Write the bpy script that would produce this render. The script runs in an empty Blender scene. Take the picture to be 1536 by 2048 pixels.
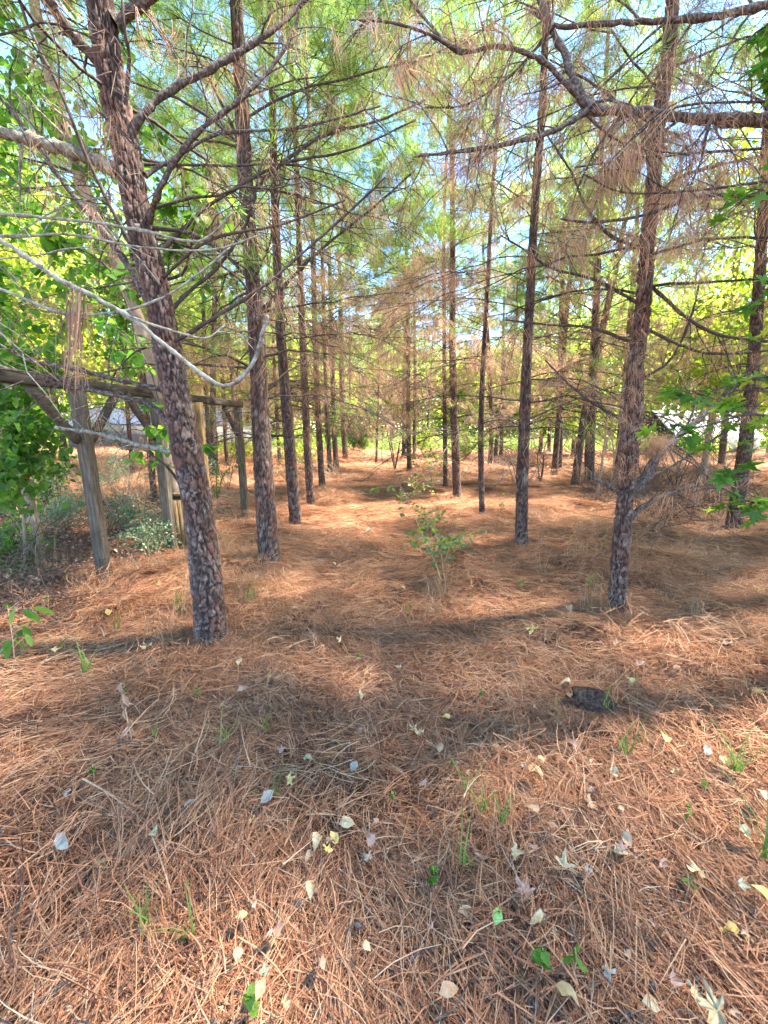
import bpy, math, random
import numpy as np
from mathutils import Vector
R = math.radians
C = bpy.context.scene
col = C.collection
rs = np.random.RandomState(7)
random.seed(7)
# ------------------------------------------------------------------ camera
F = 800.0; PITCH = R(11.9); CH = 1.55
cam_d = bpy.data.cameras.new('camera'); cam = bpy.data.objects.new('camera', cam_d); col.objects.link(cam)
cam.location = (0, 0, CH); cam.rotation_euler = (R(90) - PITCH, 0, 0)
cam_d.sensor_fit = 'HORIZONTAL'; cam_d.sensor_width = 36.0; cam_d.lens = F / 1536 * 36
cam_d.clip_start = 0.05; cam_d.clip_end = 2000
C.camera = cam
# ------------------------------------------------------------------ world, sun, exposure
SUN = Vector((0.56, 0.10, 0.82)).normalized()          # towards the sun
w = bpy.data.worlds.new('World'); C.world = w; w.use_nodes = True
nt = w.node_tree; nt.nodes.clear()
sky = nt.nodes.new('ShaderNodeTexSky'); sky.sky_type = 'NISHITA'; sky.sun_disc = False
sky.sun_elevation = math.asin(SUN.z); sky.sun_rotation = math.atan2(SUN.x, SUN.y)
sky.air_density = 0.9; sky.dust_density = 0.1; sky.ozone_density = 2.0
bg = nt.nodes.new('ShaderNodeBackground'); bg.inputs['Strength'].default_value = 0.09
wo = nt.nodes.new('ShaderNodeOutputWorld')
hs = nt.nodes.new('ShaderNodeHueSaturation'); hs.inputs['Saturation'].default_value = 1.18
nt.links.new(sky.outputs[0], hs.inputs['Color']); nt.links.new(hs.outputs[0], bg.inputs[0]); nt.links.new(bg.outputs[0], wo.inputs[0])
sd = bpy.data.lights.new('sun', 'SUN'); sun = bpy.data.objects.new('sun', sd); col.objects.link(sun)
sd.energy = 4.0; sd.angle = R(4.0); sd.color = (1.0, 0.93, 0.82)
sun.rotation_euler = SUN.to_track_quat('Z', 'Y').to_euler(); sun.location = (20, 5, 30)
C.view_settings.view_transform = 'Standard'; C.view_settings.look = 'None'
C.view_settings.gamma = 1.0; C.view_settings.use_curve_mapping = False
C.view_settings.exposure = 3.85
C.cycles.max_bounces = 5; C.cycles.diffuse_bounces = 3; C.cycles.transmission_bounces = 3
C.cycles.glossy_bounces = 2; C.cycles.transparent_max_bounces = 4

# ------------------------------------------------------------------ pixel <-> world
cF = np.array([0, math.cos(PITCH), -math.sin(PITCH)]); cU = np.array([0, math.sin(PITCH), math.cos(PITCH)]); cR = np.array([1., 0, 0])
CAM = np.array([0, 0, CH])
def ray(px, py):
    return cR * ((px - 768) / F) + cU * ((1024 - py) / F) + cF
def P(px, py, Y):
    d = ray(px, py); return CAM + d * (Y / d[1])
# value noise
def _h(ix, iy, s):
    n = (ix.astype(np.int64) * 374761393 + iy.astype(np.int64) * 668265263 + s * 1274126177) & 0xffffffff
    n = ((n ^ (n >> 13)) * 1274126177) & 0xffffffff
    n = n ^ (n >> 16)
    return (n & 0xffffff) / float(0xffffff)
def vn(x, y, s=0):
    x = np.asarray(x, float); y = np.asarray(y, float)
    ix = np.floor(x); iy = np.floor(y); fx = x - ix; fy = y - iy
    fx = fx * fx * (3 - 2 * fx); fy = fy * fy * (3 - 2 * fy)
    a = _h(ix, iy, s); b = _h(ix + 1, iy, s); c = _h(ix, iy + 1, s); d = _h(ix + 1, iy + 1, s)
    return (a * (1 - fx) + b * fx) * (1 - fy) + (c * (1 - fx) + d * fx) * fy
def fbm(x, y, s=0, o=3):
    t = 0; a = 0.5; k = 1
    for i in range(o):
        t = t + a * (vn(np.asarray(x) * k, np.asarray(y) * k, s + i) - 0.5) * 2; a *= .5; k *= 2.03
    return t
def gh(x, y):
    x = np.asarray(x, float); y = np.asarray(y, float)
    z = 0.10 * fbm(x * .33, y * .33, 3, 2)
    z = z + 0.055 * fbm(x * 1.6 + 5, y * 1.6, 11, 3)
    aisle = np.exp(-((x - 0.15) / 0.75) ** 2)
    lump = np.clip(fbm(x * 2.6, y * 2.6, 23, 2), 0, 1) * 0.20
    z = z + lump * (1 - .85 * aisle) * (.45 + .55 * np.clip((y - 1.5) / 2, 0, 1)) - 0.05 * aisle
    return z
def G(px, py, lift=0.0):
    z = lift
    d = ray(px, py)
    for i in range(12):
        t = (z - CH) / d[2]; p = CAM + d * t; z = 0.5 * z + 0.5 * (lift + float(gh(p[0], p[1])))
    return np.array([p[0], p[1], lift + float(gh(p[0], p[1]))])

# ------------------------------------------------------------------ materials
MATS = {}
def newmat(n):
    m = bpy.data.materials.new(n); m.use_nodes = True; t = m.node_tree; t.nodes.clear()
    MATS[n] = m; return m, t
def N(t, k, **kw):
    n = t.nodes.new(k)
    for a, b in kw.items(): setattr(n, a, b)
    return n
def ramp(t, stops, interp='LINEAR'):
    r = N(t, 'ShaderNodeValToRGB'); cr = r.color_ramp; cr.interpolation = interp
    while len(cr.elements) < len(stops): cr.elements.new(0.5)
    for e, (p, c) in zip(cr.elements, stops): e.position = p; e.color = (*c, 1)
    return r
def leafmat(n, stops, trans=0.45, tcol=1.5, rough=.5, spec=.3, nscale=0.0, attr='rnd'):
    """stops: colour ramp over a per-leaf/needle random value."""
    m, t = newmat(n)
    at = N(t, 'ShaderNodeAttribute', attribute_name=attr)
    oi = N(t, 'ShaderNodeObjectInfo')
    ad = N(t, 'ShaderNodeMath', operation='MULTIPLY_ADD'); ad.inputs[1].default_value = .8
    mm = N(t, 'ShaderNodeMath', operation='MULTIPLY_ADD'); mm.inputs[1].default_value = .3; mm.inputs[2].default_value = -.05
    t.links.new(oi.outputs['Random'], mm.inputs[0]); t.links.new(at.outputs['Fac'], ad.inputs[0]); t.links.new(mm.outputs[0], ad.inputs[2])
    rp = ramp(t, stops); t.links.new(ad.outputs[0], rp.inputs[0])
    b = N(t, 'ShaderNodeBsdfPrincipled'); b.inputs['Roughness'].default_value = rough
    b.inputs['Specular IOR Level'].default_value = spec
    t.links.new(rp.outputs[0], b.inputs['Base Color'])
    tr = N(t, 'ShaderNodeBsdfTranslucent')
    mx = N(t, 'ShaderNodeMix', data_type='RGBA', blend_type='MULTIPLY'); mx.inputs[0].default_value = 1
    mx.inputs[7].default_value = tcol if isinstance(tcol, tuple) else (tcol, tcol, tcol, 1)
    t.links.new(rp.outputs[0], mx.inputs[6]); t.links.new(mx.outputs[2], tr.inputs[0])
    ms = N(t, 'ShaderNodeMixShader'); ms.inputs[0].default_value = trans
    o = N(t, 'ShaderNodeOutputMaterial')
    t.links.new(b.outputs[0], ms.inputs[1]); t.links.new(tr.outputs[0], ms.inputs[2]); t.links.new(ms.outputs[0], o.inputs[0])
    return m
M_straw = leafmat('straw', [(0, (.06, .03, .02)), (.22, (.24, .098, .050)), (.5, (.41, .182, .090)), (.78, (.51, .265, .142)), (1, (.60, .41, .24))], .10, 1.0, .6, .12)
M_dead = leafmat('dead_needle', [(0, (.17, .09, .06)), (.4, (.35, .20, .125)), (.7, (.49, .30, .19)), (1, (.60, .42, .28))], .45, 1.25, .5, .2)
M_green = leafmat('green_needle', [(0, (.07, .15, .04)), (.5, (.14, .25, .05)), (.85, (.24, .34, .07)), (1, (.38, .36, .12))], .5, (1.7, 1.6, 1.0, 1), .4, .3)
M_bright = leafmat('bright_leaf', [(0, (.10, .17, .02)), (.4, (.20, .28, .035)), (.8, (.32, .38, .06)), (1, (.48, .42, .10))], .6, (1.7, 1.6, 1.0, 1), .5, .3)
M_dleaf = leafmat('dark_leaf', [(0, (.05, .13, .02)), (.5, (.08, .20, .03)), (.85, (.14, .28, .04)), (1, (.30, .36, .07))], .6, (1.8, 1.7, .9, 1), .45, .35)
M_grass = leafmat('grass_blade', [(0, (.10, .17, .03)), (.6, (.22, .30, .06)), (1, (.50, .46, .20))], .4, 1.3, .5, .3)
M_dry = leafmat('dry_blade', [(0, (.22, .13, .07)), (.5, (.42, .28, .15)), (1, (.62, .48, .30))], .3, 1.0, .6, .2)
M_silver = leafmat('silver_leaf', [(0, (.06, .13, .06)), (.6, (.12, .22, .11)), (1, (.22, .30, .17))], .35, 1.3, .5, .3)
M_litter = leafmat('litter_leaf', [(0, (.30, .16, .10)), (.5, (.45, .30, .20)), (1, (.62, .48, .34))], .3, 1.0, .6, .25)

def barkmat(n, near):
    m, t = newmat(n)
    o = N(t, 'ShaderNodeOutputMaterial'); b = N(t, 'ShaderNodeBsdfPrincipled'); b.inputs['Roughness'].default_value = .85
    b.inputs['Specular IOR Level'].default_value = .2
    t.links.new(b.outputs[0], o.inputs[0])
    uv = N(t, 'ShaderNodeUVMap'); uv.uv_map = 'UVMap'
    if near:
        a = N(t, 'ShaderNodeAttribute', attribute_name='crev'); edge = a.outputs['Fac']
        a2 = N(t, 'ShaderNodeAttribute', attribute_name='plate'); pl = a2.outputs['Fac']
    else:
        mp = N(t, 'ShaderNodeMapping'); mp.inputs['Scale'].default_value = (24, 7, 1); t.links.new(uv.outputs[0], mp.inputs[0])
        nz = N(t, 'ShaderNodeTexNoise'); nz.inputs['Scale'].default_value = 1.3; nz.inputs['Detail'].default_value = 3; t.links.new(mp.outputs[0], nz.inputs['Vector'])
        vm = N(t, 'ShaderNodeMix', data_type='RGBA', blend_type='ADD'); vm.inputs[0].default_value = .8
        t.links.new(mp.outputs[0], vm.inputs[6]); t.links.new(nz.outputs['Color'], vm.inputs[7])
        v = N(t, 'ShaderNodeTexVoronoi', feature='DISTANCE_TO_EDGE'); t.links.new(vm.outputs[2], v.inputs['Vector'])
        mr = N(t, 'ShaderNodeMapRange'); mr.inputs[2].default_value = .22; t.links.new(v.outputs['Distance'], mr.inputs[0]); edge = mr.outputs[0]
        v2 = N(t, 'ShaderNodeTexVoronoi'); t.links.new(vm.outputs[2], v2.inputs['Vector'])
        sp = N(t, 'ShaderNodeSeparateColor'); t.links.new(v2.outputs['Color'], sp.inputs[0]); pl = sp.outputs[0]
    rp = ramp(t, [(0, (.05, .034, .027)), (.3, (.09, .060, .047)), (.5, (.145, .10, .080)), (.70, (.23, .18, .15)), (.90, (.34, .29, .26))])
    nf = N(t, 'ShaderNodeTexNoise'); nf.inputs['Scale'].default_value = 90; nf.inputs['Detail'].default_value = 5; nf.inputs['Roughness'].default_value = .7
    mp2 = N(t, 'ShaderNodeMapping'); mp2.inputs['Scale'].default_value = (1, .45, 1); t.links.new(uv.outputs[0], mp2.inputs[0]); t.links.new(mp2.outputs[0], nf.inputs['Vector'])
    mA = N(t, 'ShaderNodeMath', operation='MULTIPLY_ADD'); mA.inputs[1].default_value = .65; t.links.new(pl, mA.inputs[0])
    mB = N(t, 'ShaderNodeMath', operation='MULTIPLY_ADD'); mB.inputs[1].default_value = 1.1; mB.inputs[2].default_value = -.38
    t.links.new(nf.outputs['Fac'], mB.inputs[0]); t.links.new(mB.outputs[0], mA.inputs[2]); t.links.new(mA.outputs[0], rp.inputs[0])
    # broad red inner-bark / lichen variation
    n3 = N(t, 'ShaderNodeTexNoise'); n3.inputs['Scale'].default_value = 7; n3.inputs['Detail'].default_value = 3; t.links.new(uv.outputs[0], n3.inputs['Vector'])
    r3 = ramp(t, [(.44, (0, 0, 0)), (.60, (1, 1, 1))]); t.links.new(n3.outputs['Fac'], r3.inputs[0])
    mR = N(t, 'ShaderNodeMix', data_type='RGBA'); mR.inputs[7].default_value = (.14, .055, .036, 1)
    sc = N(t, 'ShaderNodeMath', operation='MULTIPLY'); sc.inputs[1].default_value = .6; t.links.new(r3.outputs[0], sc.inputs[0]); t.links.new(sc.outputs[0], mR.inputs[0])
    t.links.new(rp.outputs[0], mR.inputs[6])
    mx = N(t, 'ShaderNodeMix', data_type='RGBA'); mx.inputs[6].default_value = (.028, .017, .014, 1)
    t.links.new(edge, mx.inputs[0]); t.links.new(mR.outputs[2], mx.inputs[7]); t.links.new(mx.outputs[2], b.inputs['Base Color'])
    hs = N(t, 'ShaderNodeMath', operation='ADD')
    if near: hs.inputs[0].default_value = 0
    else: t.links.new(edge, hs.inputs[0])
    t.links.new(nf.outputs['Fac'], hs.inputs[1])
    bp = N(t, 'ShaderNodeBump'); bp.inputs['Distance'].default_value = .006 if near else .012; bp.inputs['Strength'].default_value = .9
    t.links.new(hs.outputs[0], bp.inputs['Height']); t.links.new(bp.outputs[0], b.inputs['Normal'])
    return m
M_bark = barkmat('pine_bark_near', True); M_barkf = barkmat('pine_bark', False)
def noisemat(n, c1, c2, scale=30, bump=.004, rough=.85, c3=None, stretch=None, detail=5):
    m, t = newmat(n)
    o = N(t, 'ShaderNodeOutputMaterial'); b = N(t, 'ShaderNodeBsdfPrincipled'); b.inputs['Roughness'].default_value = rough
    b.inputs['Specular IOR Level'].default_value = .2
    tc = N(t, 'ShaderNodeTexCoord'); mp = N(t, 'ShaderNodeMapping'); mp.inputs['Scale'].default_value = stretch or (1, 1, 1)
    t.links.new(tc.outputs['Object'], mp.inputs[0])
    nz = N(t, 'ShaderNodeTexNoise'); nz.inputs['Scale'].default_value = scale; nz.inputs['Detail'].default_value = detail; nz.inputs['Roughness'].default_value = .65
    t.links.new(mp.outputs[0], nz.inputs['Vector'])
    st = [(.33, c1), (.66, c2)] if c3 is None else [(.32, c1), (.5, c2), (.68, c3)]
    rp = ramp(t, st); t.links.new(nz.outputs['Fac'], rp.inputs[0]); t.links.new(rp.outputs[0], b.inputs['Base Color'])
    bp = N(t, 'ShaderNodeBump'); bp.inputs['Distance'].default_value = bump; t.links.new(nz.outputs['Fac'], bp.inputs['Height']); t.links.new(bp.outputs[0], b.inputs['Normal'])
    t.links.new(b.outputs[0], o.inputs[0]); return m
M_twig = noisemat('twig_bark', (.03, .021, .017), (.095, .072, .06), 35, .004)
M_limb = noisemat('limb_bark', (.03, .021, .017), (.085, .06, .05), 60, .006, c3=(.22, .20, .175))
M_lich = noisemat('lichen_bark', (.07, .055, .04), (.22, .20, .155), 45, .008, c3=(.36, .345, .28))
M_smooth = noisemat('smooth_bark', (.20, .14, .10), (.36, .27, .20), 9, .004)
M_wood = noisemat('weathered_wood', (.055, .040, .028), (.11, .085, .060), 8, .006, c3=(.17, .145, .11), stretch=(6, 6, .6))
M_wood2 = noisemat('dark_weathered_wood', (.035, .027, .020), (.075, .06, .045), 8, .006, c3=(.12, .10, .08), stretch=(6, .6, 6))
M_board = noisemat('yellow_board', (.10, .055, .025), (.24, .15, .065), 9, .006, c3=(.34, .23, .11), stretch=(5, 5, .6))
M_wire = noisemat('galvanised_wire', (.07, .06, .05), (.14, .12, .10), 60, .001, .45)
M_rot = noisemat('rotten_wood', (.03, .019, .014), (.15, .09, .06), 55, .02)
M_soil = None
M_roof = noisemat('pale_metal', (.03, .036, .055), (.045, .052, .075), 2, .002, .5)
M_wall = noisemat('pale_siding', (.06, .06, .055), (.09, .09, .085), 2, .002, .7)
M_core = noisemat('stem', (.28, .16, .09), (.50, .34, .20), 50, .001, .7)

# ------------------------------------------------------------------ mesh helpers
def mkmesh(name, V, Q, mat, T=None, attrs=None, uv=None, smooth=True):
    V = np.asarray(V, np.float32); Q = np.asarray(Q, np.int32).reshape(-1, 4) if Q is not None and len(Q) else np.zeros((0, 4), np.int32)
    T = np.asarray(T, np.int32).reshape(-1, 3) if T is not None and len(T) else np.zeros((0, 3), np.int32)
    me = bpy.data.meshes.new(name)
    me.vertices.add(len(V)); me.vertices.foreach_set('co', V.ravel())
    nl = Q.size + T.size; nf = len(Q) + len(T)
    me.loops.add(nl); li = np.concatenate([Q.ravel(), T.ravel()]); me.loops.foreach_set('vertex_index', li)
    me.polygons.add(nf)
    ls = np.concatenate([np.arange(len(Q)) * 4, Q.size + np.arange(len(T)) * 3]).astype(np.int32)
    me.polygons.foreach_set('loop_start', ls)
    if smooth: me.polygons.foreach_set('use_smooth', np.ones(nf, bool))
    if uv is not None:
        l = me.uv_layers.new(name='UVMap'); l.data.foreach_set('uv', np.asarray(uv, np.float32)[li].ravel())
    for k, a in (attrs or {}).items():
        at = me.attributes.new(k, 'FLOAT', 'POINT'); at.data.foreach_set('value', np.asarray(a, np.float32))
    me.update(calc_edges=True)
    if mat: me.materials.append(mat)
    return me
def ob(name, me, parent=None, loc=None):
    o = bpy.data.objects.new(name, me); col.objects.link(o)
    if parent: o.parent = parent
    if loc is not None: o.location = loc
    return o
def tag(o, label=None, cat=None, group=None, kind=None):
    if label: o['label'] = label
    if cat: o['category'] = cat
    if group: o['group'] = group
    if kind: o['kind'] = kind
    return o
def empty(name, loc=(0, 0, 0)):
    o = bpy.data.objects.new(name, None); o.empty_display_size = .1; o.location = loc; col.objects.link(o); return o
class MB:
    def __init__(s): s.V = []; s.Q = []; s.T = []; s.n = 0; s.A = []
    def add(s, V, Q=None, T=None, a=0.5):
        V = np.asarray(V, float); s.V.append(V)
        if Q is not None and len(Q): s.Q.append(np.asarray(Q) + s.n)
        if T is not None and len(T): s.T.append(np.asarray(T) + s.n)
        s.A.append(np.broadcast_to(np.asarray(a, float), (len(V),))); s.n += len(V)
    def tube(s, pts, rad, k=6, a=0.5, cap=True):
        pts = np.asarray(pts, float); n = len(pts); rad = np.broadcast_to(np.asarray(rad, float), (n,))
        t = np.gradient(pts, axis=0); t /= np.linalg.norm(t, axis=1)[:, None] + 1e-9
        m = t.mean(0); ref = np.array([0, 0, 1.]) if abs(m[2]) < .75 * np.linalg.norm(m) + 1e-9 else np.array([0, 1., 0])
        u = np.cross(t, ref); u /= np.linalg.norm(u, axis=1)[:, None] + 1e-9; v = np.cross(t, u)
        an = np.arange(k) / k * 2 * np.pi
        V = pts[:, None] + rad[:, None, None] * (np.cos(an)[None, :, None] * u[:, None] + np.sin(an)[None, :, None] * v[:, None])
        i = np.arange(n - 1)[:, None] * k; j = np.arange(k)[None]; j2 = (j + 1) % k
        Q = np.stack([i + j, i + j2, i + k + j2, i + k + j], -1).reshape(-1, 4)
        V = V.reshape(-1, 3); T = None
        if cap:
            V = np.vstack([V, pts[-1] + t[-1] * rad[-1] * .6]); l = (n - 1) * k
            T = [[l + q, l + (q + 1) % k, n * k] for q in range(k)]
        s.add(V, Q, T, a)
    def box(s, c, sx, sy, sz, rot=None, a=.5, bev=0):
        V = np.array([[x, y, z] for x in (-.5, .5) for y in (-.5, .5) for z in (-.5, .5)]) * [sx, sy, sz]
        if rot is not None: V = V @ np.array(rot).T
        V = V + np.asarray(c)
        s.add(V, [[0, 1, 3, 2], [4, 6, 7, 5], [0, 4, 5, 1], [2, 3, 7, 6], [0, 2, 6, 4], [1, 5, 7, 3]], None, a)
    def mesh(s, name, mat, smooth=True):
        return mkmesh(name, np.concatenate(s.V), np.concatenate(s.Q) if s.Q else None, mat, np.concatenate(s.T) if s.T else None, {'rnd': np.concatenate(s.A)}, None, smooth)
    def obj(s, name, mat, parent=None, smooth=True, origin=None):
        if origin is not None: s.V = [v - np.asarray(origin) for v in s.V]
        return ob(name, s.mesh(name, mat, smooth), parent, origin)
def spline(pts, n):
    """Catmull-Rom through pts (k,d) -> n samples"""
    p = np.asarray(pts, float); k = len(p)
    if k == 2: return p[0] + (p[1] - p[0]) * np.linspace(0, 1, n)[:, None]
    q = np.vstack([2 * p[0] - p[1], p, 2 * p[-1] - p[-2]])
    L = np.concatenate([[0], np.cumsum(np.linalg.norm(np.diff(p[:, :3], axis=0), axis=1))]); L /= L[-1]
    u = np.linspace(0, 1, n); i = np.clip(np.searchsorted(L, u, side='right') - 1, 0, k - 2)
    f = ((u - L[i]) / (L[i + 1] - L[i] + 1e-9))[:, None]
    a, b, c, d = q[i], q[i + 1], q[i + 2], q[i + 3]
    return .5 * (2 * b + (c - a) * f + (2 * a - 5 * b + 4 * c - d) * f ** 2 + (3 * b - 3 * c + d - a) * f ** 3)
def worley(u, v, per, seed):
    """u in cells (period per), v in cells. returns F1,F2,cell random"""
    iu = np.floor(u); iv = np.floor(v); F1 = np.full(u.shape, 9.); F2 = np.full(u.shape, 9.); rn = np.zeros(u.shape)
    for du in (-1, 0, 1):
        for dv in (-1, 0, 1):
            cu = iu + du; cv = iv + dv; wu = np.mod(cu, per)
            x = cu + .15 + .7 * _h(wu, cv, seed); y = cv + .1 + .8 * _h(wu, cv, seed + 9); r = _h(wu, cv, seed + 17)
            d = np.hypot(u - x, v - y); m = d < F1
            F2 = np.where(m, F1, np.minimum(F2, d)); rn = np.where(m, r, rn); F1 = np.where(m, d, F1)
    return F1, F2, rn
def trunk(path, rad, nu, nv, amp, seed, mat, cell=(.038, .075), flare=True):
    """path (n,3), rad (n,). Bark plates as real relief."""
    pr = spline(np.hstack([path, np.asarray(rad)[:, None]]), nv); c = pr[:, :3]; r = np.maximum(pr[:, 3], .006)
    s = np.concatenate([[0], np.cumsum(np.linalg.norm(np.diff(c, axis=0), axis=1))])
    th = np.arange(nu + 1) / nu * 2 * np.pi; TH, S = np.meshgrid(th, s)
    R0 = float(np.mean(r[:max(2, nv // 2)])); per = max(6, round(2 * np.pi * R0 / cell[0]))
    bl_ = np.clip((TH / (2 * np.pi) - .93) / .07, 0, 1)          # blend the warp so that the seam closes
    def wf(f, g, sd): 
        a = fbm(TH * f, S * g, sd, 3); return a * (1 - bl_) + fbm((TH - 2 * np.pi) * f, S * g, sd, 3) * bl_
    wob = .95 * wf(R0 * 42, 22, seed + 3); wob2 = .8 * wf(R0 * 55, 30, seed + 13)
    U = TH / (2 * np.pi) * per; V = S / cell[1]
    rr = r[:, None] * np.ones_like(TH)
    crev = np.ones_like(U); pl = np.zeros_like(U)
    if amp > 0:
        F1, F2, p1 = worley(U + wob, V + wob2 + 40, per, seed)
        e = np.clip((F2 - F1) / .30 - .12, 0, 1); crev = e * e * (3 - 2 * e)
        fur = np.clip(np.abs(wf(R0 * 16, 3.2, seed + 21)) / .15, 0, 1); crev = crev * (.35 + .65 * fur)
        F1b, F2b, p2 = worley(U * 2 + 3 + wob * 1.6, V * 2.6 + 9 + wob2, per * 2, seed + 5)
        e2 = np.clip((F2b - F1b) / .22, 0, 1)
        F1c, F2c, p3 = worley(U * 3 + 1 + wob * 2, V * 4.5 + 5 - wob2, per * 3, seed + 6)
        rr = rr + amp * (crev * (.55 + .45 * p1) + .35 * crev * e2 * p2 + .16 * crev * p3 - .8)
        pl = np.clip(p1 * .35 + p2 * .45 + p3 * .30 - .05, 0, 1) * (.6 + .4 * e2)
    rr = rr * (1 + .05 * np.sin(TH * 2 + seed) + .03 * np.sin(3 * TH + S * 1.3))
    if flare: rr = rr * (1 + .42 * np.exp(-S / .11) * (1 + .35 * np.sin(TH * 5 + seed)))
    rr[:, -1] = rr[:, 0]
    t = np.gradient(c, axis=0); t /= np.linalg.norm(t, axis=1)[:, None]
    u = np.cross(t, [0, 1, 0]); u /= np.linalg.norm(u, axis=1)[:, None]; v = np.cross(t, u)
    X = c[:, None] + rr[..., None] * (np.cos(TH)[..., None] * u[:, None] + np.sin(TH)[..., None] * v[:, None])
    k = nu + 1; i = np.arange(nv - 1)[:, None] * k; j = np.arange(nu)[None]
    Q = np.stack([i + j, i + k + j, i + k + j + 1, i + j + 1], -1).reshape(-1, 4)
    uv = np.stack([TH * R0, S + seed * .37], -1).reshape(-1, 2)
    return mkmesh('trunk', X.reshape(-1, 3), Q, mat, None, {'crev': crev.ravel(), 'plate': pl.ravel()}, uv), pr

# ------------------------------------------------------------------ prototypes for uncountable stuff (kept out of the scene, used by geometry nodes)
def strip(mb, pts, wd, side, a, taper=.35):
    pts = np.asarray(pts); n = len(pts); w = wd * np.linspace(1, taper, n)[:, None] * .5
    V = np.empty((2 * n, 3)); V[0::2] = pts - side * w; V[1::2] = pts + side * w
    i = np.arange(n - 1) * 2; mb.add(V, np.stack([i, i + 1, i + 3, i + 2], -1), None, a)
def proto_coll(name, meshes):
    c = bpy.data.collections.new(name)
    for i, m in enumerate(meshes):
        o = bpy.data.objects.new('%s_piece_%02d' % (name, i), m); c.objects.link(o)
    return c
def unit(v): return v / (np.linalg.norm(v) + 1e-9)
def tuft_green(n, L, wd, r):
    mb = MB()
    for i in range(n):
        d = unit(r.normal(size=3) * [1, 1, .75] + [0, 0, .55]); s = unit(np.cross(d, r.normal(size=3))); l = L * r.uniform(.75, 1.1)
        p0 = np.array([0, 0, -r.uniform(0, .08)]); g = np.array([0, 0, -.10]) * l
        strip(mb, [p0, p0 + d * l * .5, p0 + d * l + g], wd, s, r.rand())
    return mb.mesh('needle_tuft', M_green)
def tuft_dead(n, L, wd, r, spread=.35, mat=None):
    mb = MB()
    for i in range(n):
        d = unit(np.array([r.normal() * spread, r.normal() * spread, -1])); s = unit(np.cross(d, r.normal(size=3))); l = L * r.uniform(.6, 1.15)
        p0 = r.normal(size=3) * [.025, .025, .012]; out = np.array([d[0], d[1], 0]) * .4 * l
        strip(mb, [p0, p0 + d * l * .5 + out * .35, p0 + np.array([d[0] * .4, d[1] * .4, -1]) * l + out * .4], wd, s, r.rand())
    return mb.mesh('hanging_needle_tuft', mat or M_dead)
def straw_patch(n, rad, L, wd, r, ang=.5, hz=.03, lift=.12, domed=0.):
    mb = MB()
    base_bundle = 0
    while base_bundle < n:
        k = r.randint(1, 4); x, y = r.normal(size=2) * rad * .5; a = r.normal() * ang + (math.pi if r.rand() < .5 else 0)
        if r.rand() < .18: a = r.uniform(0, 6.28)
        for q in range(k):
            aa = a + r.normal() * .09; l = L * r.uniform(.6, 1.15); dz = r.normal() * lift * .5; cv = r.normal() * .18
            d = np.array([math.cos(aa), math.sin(aa), dz]); nn = np.array([-d[1], d[0], 0])
            z0 = r.uniform(0, hz) + domed * math.exp(-(x * x + y * y) / (rad * .45) ** 2)
            p = [np.array([x, y, z0]) + d * l * t + nn * cv * l * (t * (1 - t)) * 2 + np.array([0, 0, lift * .35 * l * t * (1 - t) * 4 - domed * (t * t) * .9]) for t in (0, .35, .7, 1)]
            side = unit(nn + np.array([0, 0, r.normal() * .5]))
            strip(mb, p, wd * r.uniform(.7, 1.25), side, r.rand(), .45)
        base_bundle += k
    return mb.mesh('straw', M_straw)
def leaf_shape(kind='oval', L=.08, fold=.25, curl=.3):
    if kind == 'oval': o = [(0, 0), (.28, .26), (.55, .33), (.8, .2), (1, 0)]
    elif kind == 'heart': o = [(0, 0), (-.06, .22), (.18, .46), (.5, .40), (.8, .16), (1, 0)]
    elif kind == 'lance': o = [(0, 0), (.2, .12), (.5, .17), (.8, .1), (1, 0)]
    mid = np.array([[x, 0, 0] for x, y in o]); L_ = np.array([[x, y, abs(y) * fold] for x, y in o]); R_ = L_ * [1, -1, 1]
    V = np.vstack([mid, L_[1:-1], R_[1:-1]]); n = len(o)
    V[:, 2] -= curl * V[:, 0] ** 2 * .5; V *= L
    T = []; Q = []
    l = lambda i: n + i - 1
    rr = lambda i: n + (n - 2) + i - 1
    T += [[0, 1, l(1)], [0, rr(1), 1]]
    for i in range(1, n - 2): Q += [[i, i + 1, l(i + 1), l(i)], [i, rr(i), rr(i + 1), i + 1]]
    T += [[n - 2, n - 1, l(n - 2)], [n - 2, rr(n - 2), n - 1]]
    return V, Q, T
def star_leaf(L=.12, r=None, lobes=5, cup=.15, sharp=1.0):
    r = r or rs
    A = []
    angs = [-2.1, -1.1, 0, 1.1, 2.1] if lobes == 5 else [-1.3, 0, 1.3]
    lens = [.62, .9, 1, .9, .62] if lobes == 5 else [.8, 1, .8]
    for i, (a, l) in enumerate(zip(angs, lens)):
        h = .24 if lobes == 5 else .3
        A += [(a - h, l * .62), (a - .1, l * .86), (a, l), (a + .1, l * .86), (a + h, l * .62)]
        if i < len(angs) - 1: A.append(((a + angs[i + 1]) / 2, .38))
    A = [(-2.75, .25)] + A + [(2.75, .25)]
    V = [[0, 0, 0]] + [[math.cos(a) * l, math.sin(a) * l, cup * l * l + .08 * math.sin(3 * a + r.rand() * 6)] for a, l in A]
    V = np.array(V) * L * .62; V[:, 0] += .0
    V[0] = (0, 0, 0); n = len(A)
    return V, [], [[0, i + 1, i + 2] for i in range(n - 1)]
def rotmat(rx, ry, rz):
    cx, sx, cy, sy, cz, sz = math.cos(rx), math.sin(rx), math.cos(ry), math.sin(ry), math.cos(rz), math.sin(rz)
    return np.array([[cz, -sz, 0], [sz, cz, 0], [0, 0, 1]]) @ np.array([[cy, 0, sy], [0, 1, 0], [-sy, 0, cy]]) @ np.array([[1, 0, 0], [0, cx, -sx], [0, sx, cx]])
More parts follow.
